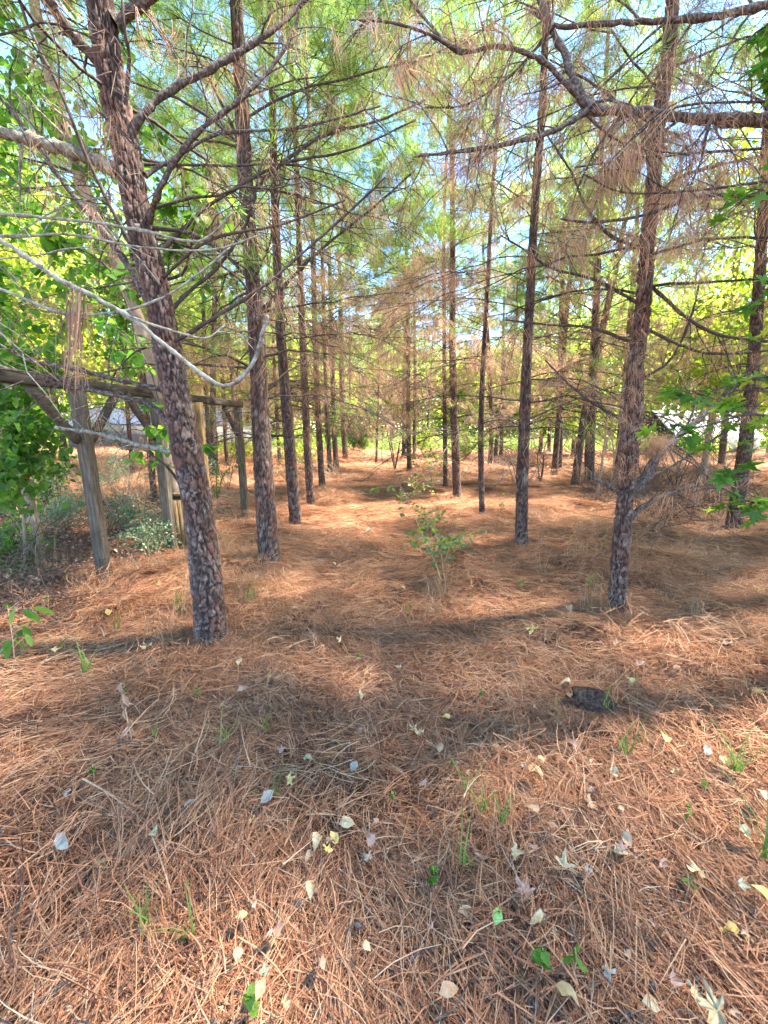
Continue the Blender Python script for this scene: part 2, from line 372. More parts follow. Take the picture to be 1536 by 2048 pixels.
def leaf_cluster(n, rad, L, kind, mat, r, twigs=True):
    mb = MB()
    for i in range(n):
        p = r.normal(size=3) * rad * [.55, .55, .45]
        if kind == 'star': V, Q, T = star_leaf(L * 1.4, r)
        else: V, Q, T = leaf_shape(kind, L * r.uniform(.7, 1.2))
        M = rotmat(r.normal() * .6, r.uniform(.0, 1.1), r.uniform(0, 6.28)); mb.add(V @ M.T + p, Q, T, r.rand())
    return mb.mesh('leaf_cluster', mat)
def blade_tuft(n, H, wd, mat, r, spread=.25, rad=.06):
    mb = MB()
    for i in range(n):
        a = r.uniform(0, 6.28); d = np.array([math.cos(a), math.sin(a), 0]); p = np.append(r.normal(size=2) * rad, 0); h = H * r.uniform(.5, 1.1); b = spread * r.uniform(.3, 1.8)
        q = [p + d * b * h * t * t + np.array([0, 0, h * t * (1 - .25 * b * t)]) for t in (0, .4, .75, 1)]
        strip(mb, q, wd, np.array([-d[1], d[0], 0]), r.rand(), .15)
    return mb.mesh('blades', mat)
r_ = np.random.RandomState
PC = {
 'green': proto_coll('green_tuft', [tuft_green(30, .17, .0034, r_(i)) for i in range(3)]),
 'green_far': proto_coll('green_tuft_far', [tuft_green(20, .21, .0085, r_(10 + i)) for i in range(3)]),
 'dead': proto_coll('dead_tuft', [tuft_dead(n, .18, .0032, r_(20 + i), s) for i, (n, s) in enumerate([(14, .48), (20, .36), (9, .8), (15, .22)])]),
 'dead_far': proto_coll('dead_tuft_far', [tuft_dead(n, .22, .0090, r_(30 + i), s) for i, (n, s) in enumerate([(11, .5), (15, .38), (8, .8)])]),
 'straw': proto_coll('straw_patch', [straw_patch(760, .46, .18, .0031, r_(40 + i), ang, .03, lf) for i, (ang, lf) in enumerate([(.45, .07), (.7, .09), (.55, .12), (1.3, .10), (.4, .08)])]
                 + [straw_patch(700, .34, .17, .0034, r_(50 + i), 1.5, .03, .12, .03) for i in range(2)]),
 'straw_far': proto_coll('straw_patch_far', [straw_patch(500, .8, .24, .009, r_(60 + i), ang, .05, .15) for i, ang in enumerate((.5, .9, .6))]),
 'leaf_bright': proto_coll('leaf_bunch', [leaf_cluster(18, .30, .10, 'oval', M_bright, r_(70 + i)) for i in range(3)]),
 'leaf_dark': proto_coll('leaf_bunch_dark', [leaf_cluster(14, .16, .075, 'heart', M_dleaf, r_(75 + i)) for i in range(3)]),
 'leaf_silver': proto_coll('leaf_bunch_silver', [leaf_cluster(16, .11, .035, 'oval', M_silver, r_(80 + i)) for i in range(3)]),
 'grass': proto_coll('grass_bunch', [blade_tuft(26, .5, .014, M_grass, r_(85 + i), .3, .15) for i in range(3)]),
 'dry': proto_coll('dry_bunch', [blade_tuft(22, .45, .004, M_dry, r_(88 + i), .45, .06) for i in range(3)]),
 'litter': proto_coll('litter_bunch', [leaf_cluster(6, .12, .05, 'oval', M_litter, r_(92 + i)) for i in range(2)]),
}
def gn_group(name, coll):
    g = bpy.data.node_groups.new(name, 'GeometryNodeTree')
    g.interface.new_socket('Geometry', in_out='INPUT', socket_type='NodeSocketGeometry'); g.interface.new_socket('Geometry', in_out='OUTPUT', socket_type='NodeSocketGeometry')
    gi = g.nodes.new('NodeGroupInput'); go = g.nodes.new('NodeGroupOutput')
    ip = g.nodes.new('GeometryNodeInstanceOnPoints'); ci = g.nodes.new('GeometryNodeCollectionInfo'); ci.inputs['Collection'].default_value = coll
    ci.inputs['Separate Children'].default_value = True; ci.inputs['Reset Children'].default_value = True
    def na(n, ty):
        a = g.nodes.new('GeometryNodeInputNamedAttribute'); a.data_type = ty; a.inputs['Name'].default_value = n; return a.outputs[0]
    g.links.new(gi.outputs[0], ip.inputs['Points']); g.links.new(ci.outputs[0], ip.inputs['Instance']); ip.inputs['Pick Instance'].default_value = True
    g.links.new(na('idx', 'INT'), ip.inputs['Instance Index']); g.links.new(na('rot', 'FLOAT_VECTOR'), ip.inputs['Rotation']); g.links.new(na('scl', 'FLOAT'), ip.inputs['Scale'])
    g.links.new(ip.outputs[0], go.inputs[0]); return g
GN = {k: gn_group('scatter_' + k, c) for k, c in PC.items()}
def scatter(name, kind, pos, rot, scl, parent=None, rnd=None):
    pos = np.asarray(pos, np.float32).reshape(-1, 3); n = len(pos)
    if n == 0: return None
    me = bpy.data.meshes.new(name); me.vertices.add(n); me.vertices.foreach_set('co', pos.ravel())
    r = rnd or rs
    a = me.attributes.new('rot', 'FLOAT_VECTOR', 'POINT'); a.data.foreach_set('vector', np.asarray(rot, np.float32).ravel())
    a = me.attributes.new('scl', 'FLOAT', 'POINT'); a.data.foreach_set('value', np.asarray(scl, np.float32).ravel())
    a = me.attributes.new('idx', 'INT', 'POINT'); a.data.foreach_set('value', r.randint(0, len(PC[kind].objects), n).astype(np.int32))
    o = ob(name, me, parent); m = o.modifiers.new('scatter', 'NODES'); m.node_group = GN[kind]
    o['kind'] = 'stuff'
    return o
def align(d, r):
    d = np.asarray(d); th = np.arccos(np.clip(d[:, 2], -1, 1)); ph = np.arctan2(d[:, 1], d[:, 0])
    return np.stack([np.zeros(len(d)), th, ph], -1)

# ------------------------------------------------------------------ ground
def graded(a, b, n, far, m):
    c = np.linspace(a, b, n); e = np.geomspace(.15, far, m)
    return c, e
xs = np.linspace(-7, 7, 230); e = np.cumsum(np.geomspace(.1, 40, 34)); xs = np.concatenate([(-7 - e)[::-1], xs, 7 + e])
ys = np.concatenate([-2 - np.cumsum(np.geomspace(.1, 30, 26))[::-1], np.linspace(-2, 8, 190), 8 + np.cumsum(np.geomspace(.055, .4, 90)), ]); ys = np.concatenate([ys, ys[-1] + np.cumsum(np.geomspace(.5, 60, 34))])
X, Y = np.meshgrid(xs, ys); Z = gh(X, Y); fade = np.clip(1 - (np.hypot(X, Y) - 40) / 60, 0, 1); Z = Z * fade
k = len(xs); i = np.arange(len(ys) - 1)[:, None] * k; j = np.arange(k - 1)[None]
gm, t = newmat('duff_ground')
o = N(t, 'ShaderNodeOutputMaterial'); b = N(t, 'ShaderNodeBsdfPrincipled'); b.inputs['Roughness'].default_value = .95; b.inputs['Specular IOR Level'].default_value = .1
g = N(t, 'ShaderNodeNewGeometry')
n1 = N(t, 'ShaderNodeTexNoise'); n1.inputs['Scale'].default_value = 22; n1.inputs['Detail'].default_value = 8; n1.inputs['Roughness'].default_value = .75; n1.inputs['Distortion'].default_value = 1.2
t.links.new(g.outputs['Position'], n1.inputs['Vector'])
rp = ramp(t, [(.30, (.04, .018, .012)), (.45, (.12, .052, .03)), (.58, (.24, .11, .06)), (.72, (.40, .21, .12))]); t.links.new(n1.outputs['Fac'], rp.inputs[0])
n2 = N(t, 'ShaderNodeTexNoise'); n2.inputs['Scale'].default_value = .7; n2.inputs['Detail'].default_value = 4; t.links.new(g.outputs['Position'], n2.inputs['Vector'])
r2 = ramp(t, [(.45, (0, 0, 0)), (.7, (1, 1, 1))]); t.links.new(n2.outputs['Fac'], r2.inputs[0])
mx = N(t, 'ShaderNodeMix', data_type='RGBA'); mx.inputs[7].default_value = (.20, .12, .07, 1); sm = N(t, 'ShaderNodeMath', operation='MULTIPLY'); sm.inputs[1].default_value = .5
t.links.new(r2.outputs[0], sm.inputs[0]); t.links.new(sm.outputs[0], mx.inputs[0]); t.links.new(rp.outputs[0], mx.inputs[6]); t.links.new(mx.outputs[2], b.inputs['Base Color'])
bp = N(t, 'ShaderNodeBump'); bp.inputs['Distance'].default_value = .03; t.links.new(n1.outputs['Fac'], bp.inputs['Height']); t.links.new(bp.outputs[0], b.inputs['Normal']); t.links.new(b.outputs[0], o.inputs[0])
gme = mkmesh('ground', np.stack([X, Y, Z], -1).reshape(-1, 3), np.stack([i + j, i + j + 1, i + k + j + 1, i + k + j], -1).reshape(-1, 4), gm)
tag(ob('ground', gme), kind='structure')
# green meadow beyond the plantation
fm, t = newmat('meadow_grass'); o = N(t, 'ShaderNodeOutputMaterial'); b = N(t, 'ShaderNodeBsdfPrincipled'); b.inputs['Roughness'].default_value = .9
g = N(t, 'ShaderNodeNewGeometry'); n1 = N(t, 'ShaderNodeTexNoise'); n1.inputs['Scale'].default_value = 1.5; n1.inputs['Detail'].default_value = 6; t.links.new(g.outputs['Position'], n1.inputs['Vector'])
rp = ramp(t, [(.3, (.10, .20, .03)), (.5, (.20, .30, .05)), (.7, (.38, .38, .12))]); t.links.new(n1.outputs['Fac'], rp.inputs[0]); t.links.new(rp.outputs[0], b.inputs['Base Color']); t.links.new(b.outputs[0], o.inputs[0])
def sheet(name, xs, ys, dz, mat):
    X, Y = np.meshgrid(xs, ys); Yj = Y + (Y == ys[0]) * 0.8 * fbm(X * .4, X * .1, 5)
    Z = gh(X, Yj) * np.clip(1 - (np.hypot(X, Yj) - 40) / 60, 0, 1) + dz
    k = len(xs); i = np.arange(len(ys) - 1)[:, None] * k; j = np.arange(k - 1)[None]
    return tag(ob(name, mkmesh(name, np.stack([X, Yj, Z], -1).reshape(-1, 3), np.stack([i + j, i + j + 1, i + k + j + 1, i + k + j], -1).reshape(-1, 4), mat)), kind='structure')
sheet('meadow', np.linspace(-150, 150, 500), np.concatenate([np.linspace(27, 45, 60), np.geomspace(46, 320, 40)]), .05, fm)

# straw blanket
def straw_layer(y0, y1, dens, kind, sc, seed, margin=1.0):
    r = r_(seed); n = int((y1 - y0) * 2 * (y1 * .98 + margin) * dens); y = r.uniform(y0, y1, n); x = r.uniform(-1, 1, n) * (y1 * .98 + margin)
    m = np.abs(x) < y * .98 + margin
    inb = (x < -2.75) & (y < 9) & (y > 2.6)                     # inside the wire enclosure: thin straw
    m &= ~(inb & (r.rand(n) < .8)); m &= ~((y > 24) & (vn(x * .4, y * .4, 4) < (y - 24) / 6))
    x = x[m]; y = y[m]; n = len(x); z = gh(x, y)
    dx = (gh(x + .05, y) - gh(x - .05, y)) / .1; dy = (gh(x, y + .05) - gh(x, y - .05)) / .1
    # needles comb with a smooth swirling field, turned downslope on the lumps
    yaw = 6.5 * fbm(x * .55, y * .55, 77, 2) + .9 + r.normal(size=n) * .35
    nx, ny = -dx, -dy; c, s = np.cos(yaw), np.sin(yaw)
    lx = nx * c + ny * s; ly = -nx * s + ny * c                 # slope in the yawed frame
    rot = np.stack([-ly * .75, lx * .75, yaw], -1)
    return np.stack([x, y, z + .004], -1), rot, sc * r.uniform(.8, 1.2, n)
L1 = straw_layer(.25, 4.5, 15, 'straw', 1, 101)
L2 = straw_layer(4.5, 13, 6, 'straw', 1.2, 102)
tag(scatter('pine_straw', 'straw', np.vstack([L1[0], L2[0]]), np.vstack([L1[1], L2[1]]), np.concatenate([L1[2], L2[2]])), 'thick blanket of rust brown pine needles covering the ground near the camera', 'pine straw')
L3 = straw_layer(12, 30, 3, 'straw_far', 1.0, 103)
tag(scatter('pine_straw', 'straw_far', *L3), 'rust brown pine needle carpet further down the aisle', 'pine straw')
# meadow grass blades
r = r_(5); n = 5200; y = 27.5 + r.rand(n) ** 1.6 * 22; x = r.uniform(-1, 1, n) * y * .9
tag(scatter('meadow_grass', 'grass', np.stack([x, y, gh(x, y) + .04], -1), np.stack([np.zeros(n), np.zeros(n), r.uniform(0, 6.28, n)], -1), r.uniform(.8, 1.9, n)), 'sunlit bright green tall grass beyond the end of the pine rows', 'grass')

# ------------------------------------------------------------------ branches and pines
def near_cam(p, lim): return np.min(np.linalg.norm(np.asarray(p) - CAM, axis=1)) < lim
def wig(p, d, L, up, droop, n, r, wob=.06):
    t = np.linspace(0, 1, n)[:, None]; d = unit(d); side = unit(np.cross(d, [0, 0, 1]) + 1e-6)
    ph = r.uniform(0, 6.28); a = r.normal() * wob * 2
    q = p + d * L * t + np.array([0, 0, 1.]) * (up * t - droop * t * t) * L + side * L * (a * t * t + wob * np.sin(t * 5 + ph) * t)
    q[1:-1] += r.normal(size=(n - 2, 3)) * .008 * L
    return q
def auto_branch(p, az, L, r0, live, r, near, tw=7):
    """returns MB plus tuft points: list (pos, dir, live)"""
    mb = MB(); d = np.array([math.cos(az), math.sin(az), 0]); n = 9 if near else 6
    up = r.uniform(.35, .7) if live else r.uniform(-.05, .45); dr = r.uniform(.0, .35) if live else r.uniform(.1, .55)
    q = wig(p, d, L, up, dr, n, r); mb.tube(q, np.linspace(r0, max(.0025, r0 * .18), n), 6 if near else 4)
    tips = []; nt = max(2, int(tw * L / 1.3))
    for i in range(nt):
        f = r.uniform(.22, .98); k = f * (n - 1); a = int(k); a = min(a, n - 2); s = q[a] + (q[a + 1] - q[a]) * (k - a)
        sg = 1 if i % 2 else -1; td = unit(q[a + 1] - q[a]); sd = unit(np.cross(td, [0, 0, 1])) * sg
        dd = unit(td * r.uniform(.4, 1.2) + sd * r.uniform(.5, 1.1) + np.array([0, 0, r.normal() * .35 + (.2 if live else -.05)]))
        l = L * r.uniform(.18, .5) * (1.15 - f * .6); tq = wig(s, dd, l, .1 if live else 0, r.uniform(0, .4) if not live else 0, 5, r, .1)
        mb.tube(tq, np.linspace(r0 * .38, .0018 if near else .003, 5), 4 if near else 3)
        tips.append((tq[2:], live))
        if near and r.rand() < .7:
            s2 = tq[2]; d2 = unit(unit(tq[3] - tq[2]) + np.cross(dd, [0, 0, 1]) * r.choice([-1, 1]) * .8); t2 = wig(s2, d2, l * .5, 0, .2, 4, r, .12)
            mb.tube(t2, np.linspace(r0 * .2, .0014, 4), 3); tips.append((t2[1:], live))
    tips.append((q[int(n * .6):], live))
    return mb, tips
def tuftpoints(tips, r, p_dead, p_live, far):
    G_, D_ = [], []
    for q, live in tips:
        for i in range(len(q)):
            d = unit(q[i] - q[i - 1]) if i else unit(q[1] - q[0])
            if (live or (d[2] > -.3 and r.rand() < .10)) and r.rand() < p_live * (1.2 if i == len(q) - 1 else .75):
                G_.append((q[i], d))
            if r.rand() < p_dead:
                D_.append(q[i] + r.normal(size=3) * [.02, .02, .01])
    return G_, D_
FEET = []
def pine(label, group, path, rad, H, seed, detail=1, zlow=1.4, zlive=4.6, hero=(), density=.75, deadness=1., maxlen=1.0, keepout=None, amp=None, auto=True, tw=7):
    """detail 2: nearest, relief bark, every branch a part. 1: mid. 0: far."""
    r = r_(seed); path = [np.asarray(p, float) for p in path]; rad = list(rad)
    root_loc = path[0].copy(); FEET.append(root_loc); root_loc[2] += 0.0
    top = path[-1]; d = unit(path[-1] - path[-2])
    if top[2] < H - .3:
        n = 4; rt = rad[-1]
        for i in range(1, n + 1):
            z = top[2] + (H - top[2]) * i / n; dz = z - path[-1][2]; d = unit(d + [r.normal() * .02, r.normal() * .02, .12]); path.append(path[-1] + d / d[2] * dz); rad.append(max(.008, rt * (1 - i / n) ** .8))
    path[0] = path[0] - np.array([0, 0, .08])
    nu, nv, am, mat = {2: (140, 800, .015, M_bark), 1: (64, 380, .011, M_bark), 0: (12, 26, 0, M_barkf)}[detail]
    if amp is not None: am = amp
    # concentrate relief rows on the part of the trunk that can be seen
    me, pr = trunk(np.array(path), rad, nu, nv, am, seed, mat)
    root = empty('pine_tree', root_loc); tag(root, label, 'pine tree', group)
    tr = ob('trunk', me, root, -root_loc)
    zt = pr[:, 2]
    allG, allD = [], []; stuffmb = MB()
    nb = 0
    if auto:
        z = zlow + r.uniform(0, .3)
        while z < H - .25:
            k = np.searchsorted(zt, z); k = min(k, len(zt) - 1); c = pr[k, :3]; tr_r = pr[k, 3]; live = z > zlive + r.normal() * .5
            for q in range(r.randint(2, 5)):
                az = r.uniform(0, 6.28)
                cone = min(1.0, (H - z) / (H * .45)); L = (r.uniform(.7, 1.9) if not live else r.uniform(1.2, 2.4) * cone + .2) * (maxlen if z < 5 else min(maxlen, .85))
                zz = z + r.normal() * .08
                mb, tips = auto_branch(np.array([c[0], c[1], zz]) , az, L, max(.006, tr_r * r.uniform(.12, .22)), live, r, detail > 0, tw if detail else 6)
                if near_cam(mb.V[0], 1.25): continue
                if keepout is not None and keepout(mb.V[0]): continue
                if detail > 0:
                    mb.obj('branch', M_twig, root, True, None).location = -root_loc; nb += 1
                else:
                    stuffmb.V += mb.V; stuffmb.Q += [x + stuffmb.n for x in mb.Q]; stuffmb.T += [x + stuffmb.n for x in mb.T]; stuffmb.A += mb.A; stuffmb.n += mb.n
                pd = deadness * (np.clip((z - 1.3) / 2.2, .08, 1) * .42 if not live else .10)
                g_, d_ = tuftpoints(tips, r, pd * density, .8 * density, detail == 0); allG += g_; allD += d_
            z += r.uniform(.26, .46) if detail else r.uniform(.28, .5)
    if stuffmb.n:
        o = stuffmb.obj('branches', M_twig, root); o.location = -root_loc; o['kind'] = 'stuff'
    for (pts, r0, r1, mat, twn, dens) in hero:
        mb = MB(); n = max(10, len(pts) * 6); q = spline(pts, n); q[1:-1] += r.normal(size=(n - 2, 3)) * r0 * .10
        rr = np.linspace(r0, r1, n) * (1 + .12 * r.normal(size=n)) * (1 + .22 * (r.rand(n) > .86)); rr[0] *= 1.3; mb.tube(q, rr, 10)
        tips = [(q[n // 3:], False)]
        Lq = np.linalg.norm(np.diff(q, axis=0), axis=1).sum()
        for i in range(twn):
            a = r.randint(n // 6, n - 2); td = unit(q[a + 1] - q[a]); sd = unit(np.cross(td, [0, 1, 0]) * r.choice([-1, 1]) + r.normal(size=3) * .5)
            l = r.uniform(.15, .5) * min(1.2, Lq); tq = wig(q[a], unit(td * .8 + sd), l, 0, .25, 6, r, .12)
            if near_cam(tq, .8): continue
            mb.tube(tq, np.linspace(max(.003, r0 * .3), .0014, 6), 5); tips.append((tq[2:], False))
            for k2 in range(2):
                s2 = tq[r.randint(2, 5)]; t2 = wig(s2, unit(unit(tq[-1] - tq[0]) + r.normal(size=3) * .6), l * .45, 0, .2, 4, r, .12); mb.tube(t2, np.linspace(.0025, .0012, 4), 3); tips.append((t2[1:], False))
        mb.obj('branch', mat, root).location = -root_loc
        g_, d_ = tuftpoints(tips, r, dens, 0, False); allD += d_
    if allG:
        p = np.array([a[0] for a in allG]); dd = np.array([a[1] for a in allG]); dd[:, 2] += .15; dd /= np.linalg.norm(dd, axis=1)[:, None]
        scatter('green_needles', 'green' if detail else 'green_far', p, align(dd, r), r.uniform(.8, 1.15, len(p)), root, r).location = -root_loc
    if allD:
        p = np.array(allD); n = len(p)
        scatter('dead_needles', 'dead' if detail else 'dead_far', p, np.stack([r.normal(size=n) * .38, r.normal(size=n) * .38, r.uniform(0, 6.28, n)], -1), r.uniform(.4, 1.15, n), root, r).location = -root_loc
    return root
def pxpath(pts, dy=None, Y=None):
    """trunk from photo measurements: (px, py, width px); first point is the foot on the ground."""
    g = G(pts[0][0], pts[0][1]); Y = g[1] if Y is None else Y
    path = [g if i == 0 else P(a[0], a[1], Y + (dy[i] if dy else 0)) for i, a in enumerate(pts)]
    rad = []
    for a, p in zip(pts, path):
        depth = np.dot(p - CAM, cF); rad.append(a[2] / F * depth / 2)
    rad[0] *= .93
    return path, rad, Y
def hb(pts, r0, r1, mat=None, tw=4, dens=.12):
    """hero branch (px, py, Y) and thickness in px at each end"""
    q = np.array([P(*p) for p in pts]); d0 = np.dot(q[0] - CAM, cF); d1 = np.dot(q[-1] - CAM, cF)
    kf = 1 if r0 < 9 else .84
    return (q, kf * r0 / F * d0 / 2, kf * r1 / F * d1 / 2, mat or M_limb, tw + 2 * (tw > 3), dens * (.5 if pts[0][0] < 360 else .85))

# --- T1: big leaning pine at left
pth, rad, y1 = pxpath([(425, 1285, 62), (416, 1180, 58), (401, 1044, 54), (388, 970, 54), (373, 900, 54), (355, 800, 50), (335, 700, 51), (319, 610, 49), (292, 500, 48), (270, 400, 46), (252, 300, 49), (230, 200, 50), (215, 100, 48), (198, 0, 47)])
Y = y1
heroes = [
 hb([(240, 345, Y), (190, 320, Y), (130, 300, Y - .1), (60, 280, Y - .15), (0, 265, Y - .2), (-120, 235, Y - .3)], 32, 18, M_lich, 5, .1),
 hb([(205, 130, Y), (150, 75, Y - .1), (115, 30, Y - .2), (70, -60, Y - .3)], 28, 16, M_limb, 3, .15),
 hb([(262, 268, Y), (290, 225, Y), (340, 182, Y + .05), (440, 128, Y + .1), (540, 65, Y + .2), (600, 10, Y + .3), (660, -60, Y + .3)], 20, 9, M_limb, 8, .35),
 hb([(298, 440, Y), (315, 390, Y - .1), (345, 330, Y - .15), (400, 260, Y - .2), (480, 200, Y - .2), (550, 125, Y - .1), (590, 60, Y), (600, 0, Y)], 13, 6, M_limb, 7, .22),
 hb([(232, 45, Y), (275, 12, Y), (330, -25, Y), (400, -60, Y)], 26, 16, M_limb, 2, .2),
 hb([(340, 690, Y), (440, 628, Y - .1), (530, 570, Y - .1), (600, 510, Y), (680, 440, Y + .1), (770, 355, Y + .2)], 9, 4, M_twig, 8, .2),
 hb([(330, 640, Y), (370, 590, Y + .1), (430, 540, Y + .1), (480, 470, Y + .1), (505, 410, Y), (520, 330, Y)], 8, 4, M_twig, 6, .15),
 hb([(290, 350, Y), (350, 315, Y + .1), (440, 268, Y + .2), (600, 255, Y + .3), (760, 212, Y + .4)], 10, 4, M_limb, 9, .35),
 hb([(345, 855, Y), (300, 810, Y), (230, 790, Y - .1), (140, 772, Y - .1), (60, 748, Y - .2), (-60, 720, Y - .3)], 14, 8, M_limb, 6, .06),
 hb([(352, 905, Y), (310, 897, Y), (260, 885, Y - .05), (200, 868, Y - .1), (110, 855, Y - .2)], 13, 7, M_lich, 7, .02),
 hb([(325, 780, Y), (230, 758, Y - .1), (130, 733, Y - .15), (50, 718, Y - .2), (-40, 660, Y - .3)], 11, 6, M_limb, 6, .08),
 hb([(310, 640, Y), (262, 540, Y + .1), (200, 455, Y + .1), (130, 370, Y + .1), (60, 270, Y + .1), (0, 195, Y + .1), (-80, 120, Y)], 17, 8, M_limb, 10, .16),
 hb([(300, 560, Y), (250, 470, Y - .1), (180, 330, Y - .2), (120, 180, Y - .3), (60, 60, Y - .3), (20, -60, Y - .3)], 8, 4, M_twig, 9, .22),
 hb([(290, 470, Y), (390, 500, Y + .2), (480, 560, Y + .3), (500, 600, Y + .35)], 6, 4, M_twig, 6, .1),
 hb([(250, 230, Y), (258, 120, Y - .05), (250, 60, Y - .1), (240, -40, Y - .1)], 9, 6, M_twig, 3, .1),
 hb([(355, 960, Y), (330, 930, Y - .05), (290, 900, Y - .1)], 6, 3, M_twig, 3, 0),
 hb([(325, 500, Y), (420, 410, Y + .1), (560, 330, Y + .2), (700, 300, Y + .3), (830, 240, Y + .5)], 7, 3, M_twig, 8, .3),
 hb([(320, 560, Y), (420, 480, Y - .2), (560, 450, Y - .2), (690, 400, Y - .2)], 6, 3, M_twig, 7, .2),
]
ko = lambda V: np.max(V[:, 2]) < 2.6 and np.max(V[:, 0]) > -.9
T1 = pine('thick leaning pine with flaky red bark and lichened limbs at left front', None, pth, rad, 9.5, 301, 2, 2.6, 4.2, heroes, .6, .45, keepout=ko)
# --- T2
pth, rad, y2 = pxpath([(540, 1122, 42), (530, 980, 37), (522, 850, 34), (515, 720, 32), (508, 600, 29), (499, 480, 27), (490, 350, 28), (484, 220, 26), (478, 100, 23), (474, 0, 21)])
Y = y2
heroes = [hb([(510, 640, Y), (570, 570, Y), (640, 500, Y), (740, 420, Y - .1), (830, 340, Y - .2)], 8, 3, M_twig, 8, .3),
          hb([(500, 560, Y), (430, 490, Y), (370, 470, Y - .1), (320, 430, Y - .1)], 7, 3, M_twig, 6, .15),
          hb([(490, 400, Y), (560, 330, Y), (650, 270, Y + .1), (760, 240, Y + .2), (850, 200, Y + .3)], 8, 3, M_twig, 9, .4),
          hb([(486, 300, Y), (430, 180, Y), (380, 90, Y)], 7, 3, M_twig, 7, .3),
          hb([(515, 800, Y), (580, 740, Y + .2), (640, 720, Y + .4)], 5, 2, M_twig, 5, .1)]
pine('dark straight pine second in the left row beside the worn aisle', 'pines lining the left of the aisle', pth, rad, 10.5, 302, 1, 1.9, 4.6, heroes, .7, 1)
mid = [
 # px path, label, H, detail, group
 ([(593, 1055, 30), (580, 900, 26), (572, 800, 24), (563, 690, 22), (556, 560, 20), (550, 400, 18), (545, 200, 16), (540, 0, 14)], 'pale brown pine third in the left row', 1, 'L'),
 ([(623, 1014, 21), (615, 900, 18), (610, 780, 17), (604, 650, 16), (598, 480, 14), (590, 250, 12)], 'slim pine fourth in the left row with a pale fleck near its foot', 1, 'L'),
 ([(645, 978, 17), (639, 880, 15), (634, 780, 14), (629, 650, 13), (626, 480, 12)], 'dark slightly bowed pine fifth in the left row', 1, 'L'),
 ([(661, 955, 13), (656, 860, 11), (650, 720, 10), (646, 560, 9)], 'thin pine sixth in the left row', 0, 'L'),
 ([(673, 940, 13), (668, 850, 12), (664, 720, 11), (660, 560, 9)], 'pine seventh in the left row behind leaning dry grass', 0, 'L'),
 ([(692, 924, 14), (686, 840, 12), (683, 740, 11), (681, 600, 10)], 'furthest pine of the left row beside the green clearing', 0, 'L'),
 ([(1043, 1087, 28), (1045, 960, 27), (1049, 850, 25), (1054, 720, 22), (1060, 600, 20), (1066, 480, 19), (1074, 350, 18), (1084, 220, 17), (1092, 60, 15)], 'straight dark pine second in the right row with ridged bark', 1, 'R'),
 ([(965, 1036, 14), (962, 930, 13), (963, 820, 13), (968, 700, 11), (976, 560, 10), (984, 400, 8)], 'slender pine between the second and fourth of the right row', 1, 'R'),
 ([(915, 1001, 21), (911, 900, 19), (907, 800, 18), (905, 680, 16), (905, 540, 14), (905, 380, 12)], 'stout pine fourth in the right row with a fork at head height', 1, 'R'),
 ([(891, 976, 12), (890, 880, 11), (889, 780, 10), (888, 620, 9)], 'thin pine just left of the stout right row pine', 1, 'R'),
 ([(819, 946, 12), (817, 860, 11), (816, 760, 10), (815, 600, 9)], 'pine near the end of the aisle behind the pale green sapling', 0, 'R'),
 ([(808, 918, 12), (809, 840, 11), (810, 740, 10), (812, 600, 9)], 'dark pine at the far end of the aisle left of its neighbour', 0, 'R'),
 ([(829, 925, 8), (829, 850, 8), (830, 740, 7)], 'thin far pine at the aisle end beside brighter leaves', 0, 'R'),
 ([(752, 930, 6), (755, 860, 5), (758, 740, 4)], 'very thin young pine standing alone in the aisle end', 0, 'C'),
 ([(1117, 946, 17), (1119, 860, 16), (1121, 760, 14), (1124, 600, 12)], 'sunlit greyish pine right of the second right row pine', 1, 'X'),
 ([(1147, 915, 12), (1150, 840, 11), (1155, 740, 10), (1160, 600, 9)], 'small far pine right of the sunlit greyish one', 0, 'X'),
 ([(1178, 970, 25), (1180, 880, 23), (1185, 780, 21), (1190, 660, 18), (1196, 500, 16), (1203, 300, 14)], 'broad pine left of the front right pine, partly sunlit', 1, 'X'),
 ([(1466, 1060, 34), (1478, 980, 32), (1492, 880, 29), (1502, 780, 27), (1512, 660, 25), (1522, 500, 23), (1532, 300, 21)], 'sunlit leaning pine at the right edge of the photo', 1, 'X'),
 ([(1443, 935, 15), (1449, 860, 14), (1456, 760, 13), (1464, 620, 12)], 'far brown pine left of the leaning right edge pine', 0, 'X'),
 ([(1098, 905, 9), (1099, 850, 8), (1101, 760, 8)], 'thin far trunk left of the sunlit greyish pine', 0, 'X'),
 ([(1002, 915, 9), (1004, 850, 9), (1006, 760, 8)], 'far slim trunk between the two middle right row pines', 0, 'X'),
 ([(310, 1012, 15), (300, 900, 15), (288, 780, 14), (276, 640, 13), (262, 480, 12)], 'lichen pale pine behind the second wooden post', 1, 'Y'),
 ([(265, 950, 9), (258, 860, 9), (248, 740, 8)], 'thin pine seen between the first two wooden posts', 0, 'Y'),
 ([(420, 950, 11), (416, 860, 10), (410, 740, 9)], 'slim pine seen behind the arbor right of the leaning trunk', 0, 'Y'),
 ([(455, 935, 9), (450, 860, 9), (444, 740, 8)], 'far slim pine behind the third wooden post', 0, 'Y'),
 ([(130, 940, 10), (118, 860, 10), (104, 740, 9)], 'slim pine behind the shrubs left of the first wooden post', 0, 'Y'),
 ([(560, 930, 9), (556, 860, 9), (550, 760, 8)], 'far slim pine seen left of the third left row pine', 0, 'Y'),
]
GR = {'L': 'pines lining the left of the aisle', 'R': 'pines lining the right of the aisle', 'C': None, 'X': 'pines standing in the rows right of the aisle', 'Y': 'pines standing in the rows beyond the arbor'}
